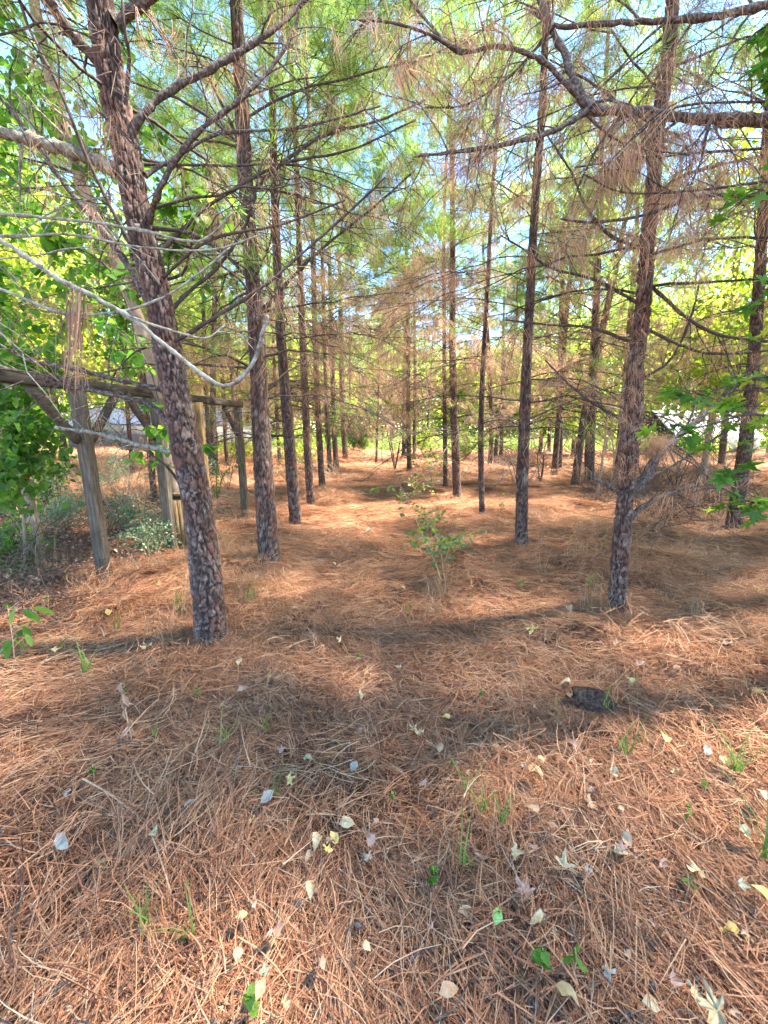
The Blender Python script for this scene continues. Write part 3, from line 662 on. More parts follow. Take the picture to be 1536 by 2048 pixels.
for n_, (px, lab, det, g_) in enumerate(mid):
    pth, rad, Y = pxpath(px); rad = [q * .84 for q in rad]; small = px[0][2] < 7
    pine(lab, GR[g_], pth, rad, (4.5 if small else 10.5 + (n_ * 37 % 25) / 10), 310 + n_, det, 1.3 if g_ in 'LR' else 1.6, 99 if small else 3.7 + (n_ % 4) * .3, density=.75, deadness=2.2, maxlen=1.15 + .45 * float(np.clip((pth[0][1] - 6) / 8, 0, 1)) * (g_ in 'LR'), tw=12)
for i, (x, y) in enumerate([(-2.4, 28.5), (-.6, 31), (1.6, 29.5), (3.4, 31.5), (-4.4, 31), (.6, 34)]):
    b0 = np.array([x, y, float(gh(x, y))])
    pine('pine closing the end of the aisle, %s from the left among those past the rows' % ['second', 'third', 'fifth', 'sixth', 'first', 'fourth'][i], 'pines closing the far end of the aisle', [b0, b0 + [0, 0, 2], b0 + [.1, 0, 5]], [.10, .09, .07], 10.5, 370 + i, 0, 4.0, 5.4, density=1, deadness=1.6, maxlen=1.5)
# --- R1: front right pine with the forked limb and straw nest
pth, rad, yr = pxpath([(1232, 1226, 34), (1240, 1100, 33), (1250, 1000, 31), (1258, 900, 36), (1265, 830, 37), (1270, 750, 32), (1279, 676, 30), (1287, 600, 29), (1294, 500, 27), (1303, 400, 27), (1318, 250, 26), (1335, 120, 25), (1345, 0, 24)])
Y = yr
heroes = [
 hb([(1255, 990, Y), (1290, 955, Y), (1320, 905, Y), (1360, 870, Y + .1), (1420, 820, Y + .2), (1500, 745, Y + .3)], 24, 6, M_limb, 10, .10),
 hb([(1255, 1040, Y), (1300, 1005, Y), (1380, 975, Y + .1), (1470, 962, Y + .2)], 13, 5, M_limb, 12, .10),
 hb([(1265, 960, Y), (1330, 940, Y + .2), (1440, 870, Y + .3), (1530, 800, Y + .4)], 6, 3, M_twig, 10, .05),
 hb([(1240, 985, Y), (1205, 965, Y - .1), (1185, 958, Y - .1)], 10, 5, M_limb, 2, 0),
 hb([(1270, 850, Y), (1200, 815, Y), (1140, 770, Y), (1090, 720, Y + .1)], 6, 3, M_twig, 8, .1),
 hb([(1280, 690, Y), (1180, 655, Y), (1100, 650, Y + .1), (1010, 640, Y + .2)], 6, 3, M_twig, 8, .12),
 hb([(1284, 610, Y), (1190, 560, Y), (1100, 535, Y), (1050, 500, Y), (1000, 470, Y)], 7, 3, M_twig, 8, .25),
 hb([(1292, 500, Y), (1220, 470, Y), (1170, 410, Y), (1140, 340, Y), (1080, 250, Y)], 7, 3, M_twig, 8, .3),
 hb([(1300, 570, Y), (1380, 640, Y - .1), (1450, 672, Y - .1), (1560, 685, Y - .1)], 7, 5, M_twig, 6, .08),
 hb([(1298, 660, Y), (1360, 690, Y - .1), (1430, 708, Y - .1), (1560, 700, Y - .2)], 6, 4, M_twig, 7, .1),
 hb([(1305, 420, Y), (1350, 360, Y), (1440, 330, Y), (1540, 310, Y)], 7, 4, M_twig, 7, .45),
 hb([(1310, 300, Y), (1260, 230, Y + .1), (1190, 170, Y + .1), (1100, 120, Y + .1)], 8, 3, M_twig, 8, .45),
 hb([(1280, 760, Y), (1340, 720, Y), (1380, 640, Y), (1400, 560, Y)], 6, 3, M_twig, 9, .1)]
R1 = pine('forked pine at right front wrapped in caught straw, first of the right row', 'pines lining the right of the aisle', pth, rad, 10.5, 401, 2, 2.5, 4.2, heroes, 1.0, .7)
# straw caught round the trunk and in the crook
r = r_(9); pts = []
for i in range(60):
    py = r.uniform(600, 960); px = 1285 - (py - 600) * .1 + r.normal() * 20; pts.append(P(px, py, Y - .09 - .07 * r.rand()))
for i in range(170):
    pts.append(P(1312 + r.normal() * 11, 893 + r.normal() * 14, Y + r.normal() * .03))
for i in range(50):
    f = r.rand(); pts.append(P(1270 + 170 * f, 1010 - 50 * f + r.normal() * 10, Y + .1 * f))
pts = np.array(pts); n = len(pts)
o = scatter('caught_straw', 'dead', pts, np.stack([r.normal(size=n) * .5, r.normal(size=n) * .5, r.uniform(0, 6.28, n)], -1), np.where(np.arange(n) < 60, r.uniform(.35, .85, n), r.uniform(.25, .45, n)), R1, r); o.location = -R1.location

# --- overhanging limbs from a pine just outside the frame at right
Y = 2.3
fx = P(1760, 700, Y)[0] + .1
heroes = [
 hb([(1900, 262, Y), (1700, 250, Y), (1536, 240, Y), (1440, 238, Y), (1370, 235, Y), (1290, 226, Y), (1235, 222, Y), (1178, 218, Y)], 30, 20, M_limb, 6, .35),
 hb([(1180, 220, Y), (1150, 165, Y), (1130, 110, Y + .02), (1102, 55, Y + .03), (1070, -30, Y + .05)], 18, 14, M_limb, 4, .12),
 hb([(1182, 216, Y), (1140, 245, Y - .05), (1090, 268, Y - .1), (1000, 290, Y - .1), (900, 305, Y - .1), (830, 312, Y - .1)], 12, 6, M_limb, 8, .2),
 hb([(1168, 208, Y), (1130, 165, Y - .03), (1080, 118, Y - .05), (1000, 93, Y - .1), (918, 104, Y - .1), (870, 62, Y - .1), (820, 0, Y - .1)], 14, 6, M_limb, 7, .5),
 hb([(918, 104, Y - .1), (860, 70, Y - .15), (780, 45, Y - .2), (700, 40, Y - .2)], 6, 3, M_twig, 5, .3),
 hb([(1170, 228, Y), (1230, 278, Y - .05), (1300, 300, Y - .05), (1380, 310, Y - .1)], 5, 3, M_twig, 5, .4),
 hb([(1900, -60, Y + .1), (1700, -30, Y + .1), (1536, 8, Y + .1), (1440, 32, Y + .1), (1300, 42, Y + .1), (1200, 48, Y + .1), (1110, 50, Y + .1), (1060, 20, Y + .1)], 24, 9, M_limb, 9, .6),
 hb([(1900, 420, Y), (1640, 402, Y), (1536, 398, Y), (1400, 392, Y), (1290, 430, Y), (1180, 445, Y), (1120, 437, Y)], 11, 5, M_limb, 10, .7),
 hb([(1900, 270, Y + .2), (1640, 290, Y + .2), (1536, 297, Y + .2), (1400, 305, Y + .2), (1250, 320, Y + .2), (1150, 335, Y + .2)], 7, 3, M_twig, 9, .8),
 hb([(1900, 340, Y - .1), (1640, 350, Y - .1), (1536, 362, Y - .1), (1400, 380, Y - .1), (1250, 385, Y - .1), (1170, 350, Y - .1)], 7, 3, M_twig, 9, .7),
 hb([(1900, 190, Y - .1), (1640, 200, Y - .1), (1536, 203, Y - .1), (1400, 207, Y - .1), (1330, 226, Y - .1), (1250, 290, Y - .1)], 7, 3, M_twig, 7, .4),
 hb([(1110, 50, Y), (1060, 110, Y + .1), (1010, 160, Y + .1), (930, 210, Y + .2), (850, 215, Y + .2)], 5, 3, M_twig, 8, .5),
]
b0 = np.array([fx + .9, Y, float(gh(fx + .9, Y))])
pine('pine at the right edge sending heavy limbs across the top of the view', None, [b0, b0 + [0.02, 0, 1.5], b0 + [0, 0, 3], b0 + [0, 0, 4.5]], [.12, .11, .10, .09], 11, 403, 1, 2.9, 4.0, heroes, 1.2, .8)
# --- pale lichened boughs from a pine outside the frame at left
Y = 1.35
heroes = [
 hb([(-420, 330, Y + .1), (-200, 385, Y + .05), (0, 480, Y), (60, 520, Y), (120, 560, Y), (190, 595, Y), (260, 634, Y), (330, 690, Y), (400, 745, Y), (455, 772, Y), (505, 728, Y), (535, 632, Y - .02)], 14, 9, M_lich, 0, 0),
 hb([(-420, 480, Y + .1), (-150, 535, Y), (0, 578, Y), (120, 624, Y), (240, 624, Y), (330, 592, Y), (400, 545, Y), (460, 495, Y)], 8, 4, M_lich, 2, 0),
 hb([(260, 634, Y), (340, 660, Y + .05), (410, 676, Y + .1), (450, 650, Y + .15)], 6, 3, M_lich, 1, 0),
 hb([(-420, 410, Y + .3), (-100, 425, Y + .3), (0, 428, Y + .3), (190, 445, Y + .3), (300, 465, Y + .3), (400, 482, Y + .3), (465, 425, Y + .3)], 8, 4, M_lich, 3, 0),
 hb([(-420, 440, Y + .4), (0, 472, Y + .4), (130, 468, Y + .4), (280, 494, Y + .4), (420, 500, Y + .4), (520, 470, Y + .4)], 6, 3, M_lich, 3, 0),
 hb([(-420, 140, Y + .5), (0, 70, Y + .5), (90, 45, Y + .5), (200, 80, Y + .5)], 8, 3, M_twig, 7, .5)]
b0 = np.array([-2.55, 1.35, float(gh(-2.55, 1.35))])
L0 = pine('pine at the left edge with long bare lichen pale boughs', None, [b0, b0 + [0, .02, 1.5], b0 + [-.03, 0, 3], b0 + [0, 0, 4.5]], [.12, .11, .10, .09], 9, 404, 1, 3.0, 4.0, heroes, .5, .35)
# straw clump snagged on the near bough, long brown needles hanging
r = r_(19)
mb = MB()
for i in range(46):
    px = 150 + r.normal() * 14; py0 = 590 + r.uniform(-20, 40); ln = r.uniform(90, 190); sw = r.normal() * 12; dz = r.normal() * .03
    q = np.array([P(px, py0, Y + dz), P(px + sw * .3, py0 + ln * .5, Y + dz), P(px + sw, py0 + ln, Y + dz + r.normal() * .02)]); strip(mb, spline(q, 5), .0032, np.array([.95, .3, 0]), r.rand(), .4)
o = mb.obj('caught_straw', M_dead, L0); o.location = -L0.location; o['kind'] = 'stuff'

# --- pines outside the picture and further rows, which shade the aisle
k_ = 0
out = [(4.7, 3.5), (6.9, 5.8), (8.1, 7.4), (3.4, -1.9), (6.0, .2), (7.1, 1.7), (9.7, 4.5), (12.4, 3.1), (2.75, -.55), (4.9, .9), (7.4, -.3), (9.9, 2.2), (12.5, .4), (4.6, -1.6), (7.2, -2.6), (9.8, -.9), (7.4, 4.6), (12.3, -2.0), (-4.8, 2.0), (-7.4, 3.0), (-7.5, 5.2), (-7.3, 7.6), (9.9, 6.4), (12.6, 5.6)]
for x, y in out:
    k_ += 1; r = r_(500 + k_); b0 = np.array([x, y, float(gh(x, y))]); l = r.normal(size=2) * .15
    vis = abs(x) < y * .96 and y > 1
    side = 'right' if x > 0 else 'left'
    row = {1: 'nearest', 4: 'second', 7: 'third', 9: 'fourth', 12: 'outermost'}.get(int(abs(x)), 'outer')
    lab = 'pine in the %s row to the %s, %s' % (row, side, ('well ' if y < -1.5 else 'a little ' if y > 4 else '') + ('behind the view' if y < 0 else 'beside the frame') if not vis else 'beyond the edge pine')
    pine(lab, 'pines around the view shading the aisle', [b0, b0 + [l[0] * .2, l[1] * .2, 2], b0 + [l[0], l[1], 5]], [.11, .10, .075], 11.5 + r.rand() * 2, 500 + k_, 0, 2.8 if abs(x) < 3 else 2.6, 4.5, density=1.1, deadness=.6)
back = []
for x0 in (-5.2, -8.4, 4.6, 7.6):
    for y0 in np.arange(9.5, 25, 3.1): back.append((x0, y0))
ordn = ['first', 'second', 'third', 'fourth', 'fifth', 'sixth', 'seventh']
for k_, (x, y) in enumerate(back):
    r = r_(700 + k_); x += r.normal() * .5; y += r.normal() * .7
    if r.rand() < (.15 if abs(x) < 6.5 else .45): continue
    b0 = np.array([x, y, float(gh(x, y))]); l = r.normal(size=2) * .3; rw = {5: 'first', 8: 'second', 10: 'third', 4: 'first', 7: 'second', 13: 'fourth'}.get(int(round(abs(back[k_][0]) - .2)), 'outer')
    pine('background pine %s back, %s outer row on the %s' % (ordn[int((back[k_][1] - 9.4) / 3.1)], rw, 'right' if x > 0 else 'left'), 'background pines in the outer rows', [b0, b0 + [l[0] * .2, l[1] * .2, 2], b0 + [l[0], l[1], 5]], [.10, .09, .07], 9 + r.rand() * 2.5, 700 + k_, 0, 1.6, 4.0, density=1.0, deadness=1.5, maxlen=1.15)

r = r_(66); pp, rot = [], []
for bx in FEET:
    for i in range(9):
        a = r.uniform(0, 6.28); d_ = r.uniform(.10, .24); x = bx[0] + math.cos(a) * d_; y = bx[1] + math.sin(a) * d_
        pp.append([x, y, float(gh(x, y)) + .02]); rot.append([0, r.uniform(.1, .5), a])
wc = G(1188, 1412)
for i in range(7):
    a = r.uniform(0, 6.28); x = wc[0] + .13 * math.cos(a); y = wc[1] + .09 * math.sin(a); pp.append([x, y, float(gh(x, y)) + .03]); rot.append([0, -.2, a])
tag(scatter('heaped_straw', 'straw', pp, rot, r.uniform(.28, .5, len(pp)), None, r), 'pine needles heaped up around the feet of the trunks', 'pine straw')
# short twigs and bark scraps strewn over the straw
dm = MB(); r = r_(67)
for i in range(420):
    y = .6 + 9 * r.rand() ** 1.3; x = r.uniform(-1, 1) * (y + .6); z = float(gh(x, y)) + .055
    a = r.uniform(0, 6.28); L_ = r.uniform(.03, .16); d = np.array([math.cos(a), math.sin(a), r.normal() * .1]); c = np.array([x, y, z])
    if r.rand() < .6: dm.tube(wig(c, d, L_ * 1.6, 0, .1, 5, r, .12), np.linspace(.003, .0012, 5), 5, r.rand())
    else: dm.box(c, L_ * .2, L_ * .13, .003, rotmat(r.normal() * .3, r.normal() * .3, a))
tag(dm.obj('forest_debris', M_limb), 'short dark twigs and bark scraps strewn over the straw', 'twigs', None, 'stuff')
# ------------------------------------------------------------------ broadleaf trees
def broadleaf(name, label, group, x, y, H, cr, zc, n, kind, seed, trad=.08, mat=None, squash=1.1, scl=1.0, cat='tree'):
    r = r_(seed); b0 = np.array([x, y, float(gh(x, y)) - .05]); root = empty(name, b0); tag(root, label, cat, group)
    q = [b0, b0 + [r.normal() * .1, r.normal() * .1, H * .4], b0 + [r.normal() * .25, r.normal() * .25, H * .9]]
    mb = MB(); tq = spline(q, 12); mb.tube(tq, np.linspace(trad, trad * .15, 12), 8); mb.obj('trunk', mat or M_smooth, root).location = -b0
    lm = MB(); pos = []
    nl = max(6, int(n / 45))
    for i in range(nl):
        a = r.uniform(0, 6.28); f = r.uniform(.25, .95); s = tq[int(f * 11)]; e = b0 + [0, 0, zc] + unit(r.normal(size=3)) * cr * r.uniform(.5, 1) * [1, 1, squash]
        if e[2] < s[2]: s = tq[max(1, int(np.argmin(abs(tq[:, 2] - max(e[2] - .3, b0[2] + .2)))))]
        lq = spline([s, (s + e) / 2 + [0, 0, .1 * cr], e], 6); lm.tube(lq, np.linspace(trad * .3, .006, 6), 4)
        c = int(n / nl); w = r.rand(c) ** .6; pp = lq[(1 + w * 4.9).astype(int)] + r.normal(size=(c, 3)) * cr * .16; pos.append(pp)
    o = lm.obj('limbs', mat or M_smooth, root); o.location = -b0; o['kind'] = 'stuff'
    pos = np.vstack(pos); m = len(pos)
    o = scatter('leaves', kind, pos, r.uniform(0, 6.28, (m, 3)) * [.12, .12, 1], scl * r.uniform(.7, 1.3, m), root, r); o.location = -b0
    return root
bl = [(-8.5, 9.5, 8, 2.7, 4.5), (-12, 8, 12, 3.4, 7.5), (-12, 13, 12, 3.6, 6.5), (-7.5, 14.5, 8, 2.6, 4.4), (-16, 16, 13, 4, 7), (-10.5, 19, 12, 3.5, 6.5), (-6.4, 22, 8, 2.7, 4.4),
      (9.2, 11.5, 8, 2.6, 4.8), (12.5, 8.8, 12, 3.4, 7.5), (14, 14, 12, 3.6, 7), (8.7, 17, 8, 2.7, 4.8), (18, 11, 13, 4, 7), (12, 22, 12, 3.4, 6.5), (19, 20, 13, 4, 7)]
for i, (x, y, H, cr, zc) in enumerate(bl):
    s = 'left' if x < 0 else 'right'; o_ = ordn[(i if i < 7 else i - 7)]
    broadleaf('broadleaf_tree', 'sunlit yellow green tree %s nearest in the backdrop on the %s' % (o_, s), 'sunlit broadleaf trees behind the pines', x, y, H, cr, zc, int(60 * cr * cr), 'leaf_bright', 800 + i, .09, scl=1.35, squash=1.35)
k_ = 0
for i, x in enumerate(np.linspace(-44, 46, 17)):
    r = r_(850 + i); y = 42 + r.uniform(-3, 6); H = r.uniform(9, 14)
    pl = 'end of the aisle' if abs(x) < 6 else ('left' if x < 0 else 'right')
    broadleaf('broadleaf_tree', 'far bright green tree beyond the meadow, %s from the left' % (ordn + ['eighth', 'ninth', 'tenth', 'eleventh', 'twelfth', 'thirteenth', 'fourteenth', 'fifteenth', 'sixteenth', 'seventeenth'])[i], 'tree line beyond the meadow', x, y, H, 3.8, H * .45, 520, 'leaf_bright', 870 + i, .15, scl=2.6)
r = r_(44); n = 15000; az = r.uniform(-1.05, 1.05, n); dd = r.uniform(38, 52, n); x = dd * np.sin(az); y = dd * np.cos(az) + 4; top = 6.5 + 6 * vn(az * 9, az * 0, 8) + 1.5 * vn(az * 40, az * 0, 9); z = top * r.rand(n) ** .8
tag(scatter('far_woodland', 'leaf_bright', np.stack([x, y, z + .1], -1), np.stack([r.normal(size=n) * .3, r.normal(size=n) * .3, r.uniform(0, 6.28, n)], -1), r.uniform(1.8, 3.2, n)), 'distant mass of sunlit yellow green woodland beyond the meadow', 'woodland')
b = G(738, 905)
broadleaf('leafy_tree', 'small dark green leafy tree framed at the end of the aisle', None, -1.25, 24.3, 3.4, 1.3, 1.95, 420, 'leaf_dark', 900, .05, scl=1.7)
# leafy growth by the first trunk and the arbor
def at(px, py, Y): return P(px, py, Y)
p = at(40, 900, 4.2); broadleaf('vine_clad_tree', 'dense green heart leaved tree at the left edge over the arbor beam', None, p[0] - .35, 4.6, 4.6, 1.15, 2.6, 240, 'leaf_dark', 901, .06)
p = at(40, 960, 3.9); broadleaf('leafy_shrub', 'dark green leafy shrub at the left edge below the arbor beam', None, p[0] - .15, 3.9, 1.7, .55, 1.25, 110, 'leaf_dark', 902, .02, cat='shrub')
for i, (lab, px, py, rad, H, n) in enumerate([('dark green bush filling the far left behind the wire', 10, 1030, .55, 1.2, 150), ('mid green bush between the left edge and the first post', 95, 1010, .5, 1.1, 110), ('low green scrub at the left edge in front of the wire', 15, 1150, .3, .5, 50)]):
    r = r_(960 + i); b = G(px, py); rt = empty('leafy_bush', b); tag(rt, lab, 'bush', 'green bushes about the wire enclosure'); m_ = MB(); pos = []
    for j in range(14):
        e = b + np.array([r.normal() * rad * .6, r.normal() * rad * .6, H * r.uniform(.4, 1)]); q = spline([b, (b + e) / 2 + [0, 0, .08], e], 6); m_.tube(q, np.linspace(.008, .002, 6), 4); pos.append(q[2:])
    o = m_.obj('stems', M_twig, rt); o.location = -b; o['kind'] = 'stuff'; pos = np.vstack(pos); pos = pos[r.randint(0, len(pos), n)] + r.normal(size=(n, 3)) * .07
    scatter('leaves', 'leaf_dark', pos, r.uniform(0, 6.28, (n, 3)) * [.1, .1, 1], r.uniform(.5, .8, n), rt, r).location = -b
# leaning smooth tree behind the first trunk
q = np.array([P(330, 905, 4.9), P(300, 720, 4.7), (P(262, 600, 4.6)), P(215, 480, 4.6), P(165, 370, 4.6), P(125, 240, 4.6), P(92, 120, 4.6), P(60, -40, 4.6), P(20, -300, 4.7)])
q = np.vstack([[q[0][0] + .15, 5.0, float(gh(q[0][0], 5)) - .05], q])
root = empty('leaning_tree', q[0]); tag(root, 'smooth brown tree leaning left behind the first big pine', 'tree')
mb = MB(); s_ = spline(q, 40); mb.tube(s_, np.linspace(.085, .035, 40), 12); mb.obj('trunk', M_smooth, root).location = -q[0]
r = r_(31); lm = MB(); pos = []
for i in range(24):
    a = r.randint(14, 39); d = unit(np.array([r.normal(), r.normal() * .6, r.uniform(-.3, .8)])); t_ = wig(s_[a], d, r.uniform(.5, 1.4), .1, .3, 6, r); lm.tube(t_, np.linspace(.014, .003, 6), 4); pos.append(t_[2:] + r.normal(size=(4, 3)) * .12); pos.append(t_[2:] + r.normal(size=(4, 3)) * .15)
o = lm.obj('limbs', M_twig, root); o.location = -q[0]; o['kind'] = 'stuff'
pos = np.vstack(pos); m = len(pos); o = scatter('leaves', 'leaf_dark', pos, r.uniform(0, 6.28, (m, 3)) * [.1, .1, 1], r.uniform(.7, 1.1, m), root, r); o.location = -q[0]

# ------------------------------------------------------------------ leaf-by-leaf plants
def leaf_mesh(name, V, Q, T, mat, a): return mkmesh(name, V, Q, mat, T, {'rnd': np.full(len(V), a)})
r = r_(41)
HEART = [leaf_mesh('leaf', *leaf_shape('heart', .075, .2, .4), M_dleaf, a) for a in (.1, .45, .75, .95)]
STAR = [leaf_mesh('leaf', *star_leaf(.098, r_(i)), M_dleaf, a) for i, a in enumerate((.15, .4, .7, .97))]
SMALL = [leaf_mesh('leaf', *leaf_shape('oval', .05, .1, .1), MATS['silver_leaf'] if a < .3 else M_bright, a) for a in (.1, .25, .55, .35)]
LANCE = [leaf_mesh('leaf', *leaf_shape('lance', .10, .2, .4), M_dleaf, a) for a in (.2, .6, .9)]
def put_leaf(me, p, rot, s, root):
    o = bpy.data.objects.new('leaf', me); col.objects.link(o); o.parent = root; o.location = p - np.array(root.location); o.rotation_euler = rot; o.scale = (s, s, s); return o
def leafy(name, label, cat, base, stems, nleaf, meshes, seed, spread, sz=1, group=None, smat=None, r0=.012, droop=.6):
    r = r_(seed); root = empty(name, base); tag(root, label, cat, group); base = np.asarray(base)
    pts = []
    for st in stems:
        q = spline(st, 14); mb = MB(); mb.tube(q, np.linspace(r0, .002, 14), 6); T = []
        for i in range(9):
            a = r.randint(4, 13); t_ = wig(q[a], unit(r.normal(size=3) * [1, .7, .5] + unit(q[a] - q[a - 1]) * .5), spread * r.uniform(.6, 1.5), 0, .2, 5, r, .1); mb.tube(t_, np.linspace(.003, .0012, 5), 3); T.append(t_)
        mb.obj('stem', smat or M_twig, root).location = -base; pts.append((q, T))
    for i in range(nleaf):
        q, T = pts[r.randint(len(pts))]; t_ = T[r.randint(len(T))]; p = t_[r.randint(1, 5)] + r.normal(size=3) * .012
        put_leaf(meshes[r.randint(len(meshes))], p, (r.normal() * .4, droop + r.normal() * .35, r.uniform(0, 6.28)), sz * r.uniform(.65, 1.25), root)
    return root
# vine leaves around T1
Y = y1 + .25
vb = G(395, 1270) + np.array([-.02, .25, 0])
for nm, lab, st, n_, sd in [
   ('climbing_vine', 'heart leaved vine hanging right of the first big pine trunk', [[vb, P(350, 800, Y), P(330, 560, Y), P(370, 430, Y), P(345, 250, Y)], [P(330, 560, Y), P(370, 540, Y), P(385, 440, Y), P(350, 330, Y)]], 130, 61),
   ('climbing_vine', 'heart leaved vine trailing left of the first big pine over the arbor', [[vb + [-.05, .1, 0], P(330, 850, Y + .2), P(280, 700, Y + .2), P(180, 640, Y + .3), P(60, 620, Y + .3)], [P(280, 700, Y + .2), P(250, 600, Y + .3), P(200, 520, Y + .3), P(80, 470, Y + .3)]], 170, 62)]:
    leafy(nm, lab, 'vine', st[0][0], st, n_, HEART, sd, .28)
# sweetgum at the right edge
Y = 2.0; b = np.array([2.45, 2.0, float(gh(2.45, 2.0))])
tp = [b, b + [.0, 0, 1.2], b + [.05, .1, 2.4], b + [.1, .1, 3.6]]
st = [tp,
 [b + [0, 0, 1.25], P(1560, 845, Y), P(1490, 830, Y), P(1400, 855, Y), P(1340, 848, Y - .05)],
 [b + [0, 0, 1.0], P(1580, 1010, Y), P(1500, 1005, Y), P(1440, 975, Y), P(1385, 985, Y)],
 [b + [0, 0, 1.5], P(1560, 760, Y + .1), P(1480, 765, Y + .1), P(1420, 785, Y + .1), P(1400, 800, Y + .1)],
 [b + [0, 0, 1.8], P(1580, 600, Y), P(1530, 560, Y), P(1470, 560, Y)],
 [b + [0, 0, 2.2], P(1590, 420, Y), P(1520, 380, Y), P(1460, 420, Y)],
 [b + [0, 0, 3.2], P(1600, 40, Y), P(1520, 60, Y), P(1470, 110, Y), P(1455, 150, Y)],
 [b + [0, 0, 3.1], P(1600, 100, Y), P(1560, 130, Y), P(1500, 180, Y)]]
leafy('sweetgum_sapling', 'star leaved sapling reaching in from the right edge over the straw', 'sapling', b, st, 290, STAR, 71, .16, 1.0, r0=.013, droop=.7)
# centre sapling with small rounded leaflets
b = G(886, 1172); st = [[b, P(868, 1120, b[1] + .1), P(845, 1070, b[1] + .25), P(815, 1000, b[1] + .5), P(795, 960, b[1] + .7)],
                       [b + [.03, 0, 0], P(885, 1130, b[1]), P(880, 1090, b[1]), P(862, 1050, b[1] + .1)]]
leafy('pale_green_sapling', 'thin leaning sapling with small rounded pale leaves in the aisle', 'sapling', b, st, 298, SMALL, 72, .32, 1.2, smat=M_core, r0=.006, droop=.15)
b = G(828, 1000); st = [[b, P(835, 950, b[1]), P(845, 905, b[1])], [b, P(870, 950, b[1]), P(900, 915, b[1])]]
leafy('pale_green_sapling', 'wispy small leaved sapling behind the leaning one in the aisle', 'sapling', b, st, 190, SMALL, 73, .36, 1.7, smat=M_core, r0=.006, droop=.15)
for i, (px, py, lab) in enumerate([(905, 1118, 'low feathery seedling just right of the leaning aisle sapling'), (862, 1062, 'low feathery seedling halfway up the green strip in the aisle'), (835, 1010, 'feathery seedling at the back of the green strip in the aisle')]):
    b = G(px, py); k3 = b[1] / 4.5
    leafy('feathery_seedling', lab, 'seedling', b, [[b, b + [.02, 0, .16 * k3], b + [-.04, .05, .32 * k3]], [b, b + [.05, 0, .14 * k3], b + [.14, .03, .24 * k3]], [b, b + [-.05, 0, .14 * k3], b + [-.13, .03, .26 * k3]]], 95, SMALL, 78 + i, .15 * k3, 1.05 * k3 ** .5, 'seedlings in the green strip up the aisle', M_core, .004, .15)
b = G(1000, 1040); leafy('pale_green_sapling', 'low wispy seedling right of the slender right row pine', 'sapling', b, [[b, b + [.02, 0, .2], b + [.0, .05, .36]]], 40, SMALL, 74, .16, 1.0, smat=M_core, r0=.004, droop=.15)
# lower left broad-leaved weed
b = G(30, 1330); leafy('broad_leaved_weed', 'broad leaved green weed at the lower left edge', 'weed', b, [[b, b + [.02, 0, .2], b + [-.02, .05, .38]]], 16, LANCE, 75, .10, 1.1, smat=M_core, r0=.004)
b = G(98, 1215); leafy('broad_leaved_weed', 'single pale green round leaf on a stalk before the first post', 'weed', b, [[b, b + [.0, 0, .07], b + [0.01, .0, .14]]], 3, [HEART[3]], 76, .03, 1.1, smat=M_core, r0=.003)
# fern-like frond behind T1
b = G(440, 1040); rt = empty('compound_leaf_seedling', b); tag(rt, 'blue green feathery seedling between the leaning trunk and third post', 'seedling')
mb = MB(); r = r_(77); hp = []
for sgn in (-1, 0, 1):
    q = spline([b, b + [.04 * sgn, 0, .55], b + [.15 * sgn + .02, 0, .85], b + [.42 * sgn + .05, .0, .98]], 20); mb.tube(q, np.linspace(.005, .0015, 20), 5)
    for i in range(8, 20):
        for s2 in (-1, 1): hp.append((q[i], s2, sgn))
mb.obj('stem', M_core, rt).location = -b
for p, s2, sgn in hp: put_leaf(LANCE[0], p, (0, .3 + (.5 if s2 < 0 else .1), (math.pi / 2) * s2 + .3 * sgn), .8, rt)

# ------------------------------------------------------------------ small stems and undergrowth
def bare_sapling(label, px, py, seed, H=1.4, n=5, mat=None, spread=.35, r0=.014, name='bare_sapling', cat='sapling', group=None):
    r = r_(seed); b = G(px, py); root = empty(name, b); tag(root, label, cat, group)
    for i in range(n):
        a = r.uniform(0, 6.28) if n > 1 else 0; e = b + np.array([math.cos(a) * spread * H, math.sin(a) * spread * H, H * r.uniform(.7, 1.05)])
        q = spline([b, b + (e - b) * .3 + [r.normal() * .03, r.normal() * .03, .05], b + (e - b) * .65 + [r.normal() * .05, 0, .08], e], 9)
        m_ = MB(); m_.tube(q, np.linspace(r0, .003, 9), 6)
        for j in range(5):
            s = q[r.randint(2, 8)]; m_.tube(wig(s, unit(unit(e - b) + r.normal(size=3) * .8), H * r.uniform(.12, .35), 0, .1, 5, r, .12), np.linspace(r0 * .35, .0015, 5), 4)
        m_.obj('stem', mat or M_twig, root).location = -b
    return root
bare_sapling('dark bare sapling forking low near the end of the aisle', 790, 940, 1001, 2.6, 4, None, .25, .03)
bare_sapling('thin upright bare stem beside the very thin young pine', 765, 926, 1002, 2.4, 1, None, .05, .018)
bare_sapling('pale bent brush leaning from the mound left of the ridged right row pine', 1040, 985, 1003, 1.6, 5, M_smooth, .5, .02)
bare_sapling('dark broken twin stem right of the ridged right row pine', 1080, 962, 1004, 1.3, 3, None, .12, .03)
bare_sapling('olive slim stem just left of the forked front pine', 1192, 1002, 1005, 3.4, 1, M_smooth, .03, .035)
bare_sapling('pale slim stem close behind the forked front pine', 1216, 992, 1006, 3.2, 2, M_smooth, .06, .022)
bare_sapling('wiry brush of thin brown twigs right of the forked front pine', 1300, 1010, 1007, 2.0, 9, None, .5, .009)
bare_sapling('wiry twig brush behind the straw nest', 1350, 985, 1008, 2.2, 9, None, .55, .009)
bare_sapling('thin tangle of twigs left of the sunlit right edge pine', 1420, 975, 1009, 2.3, 8, M_smooth, .45, .009)
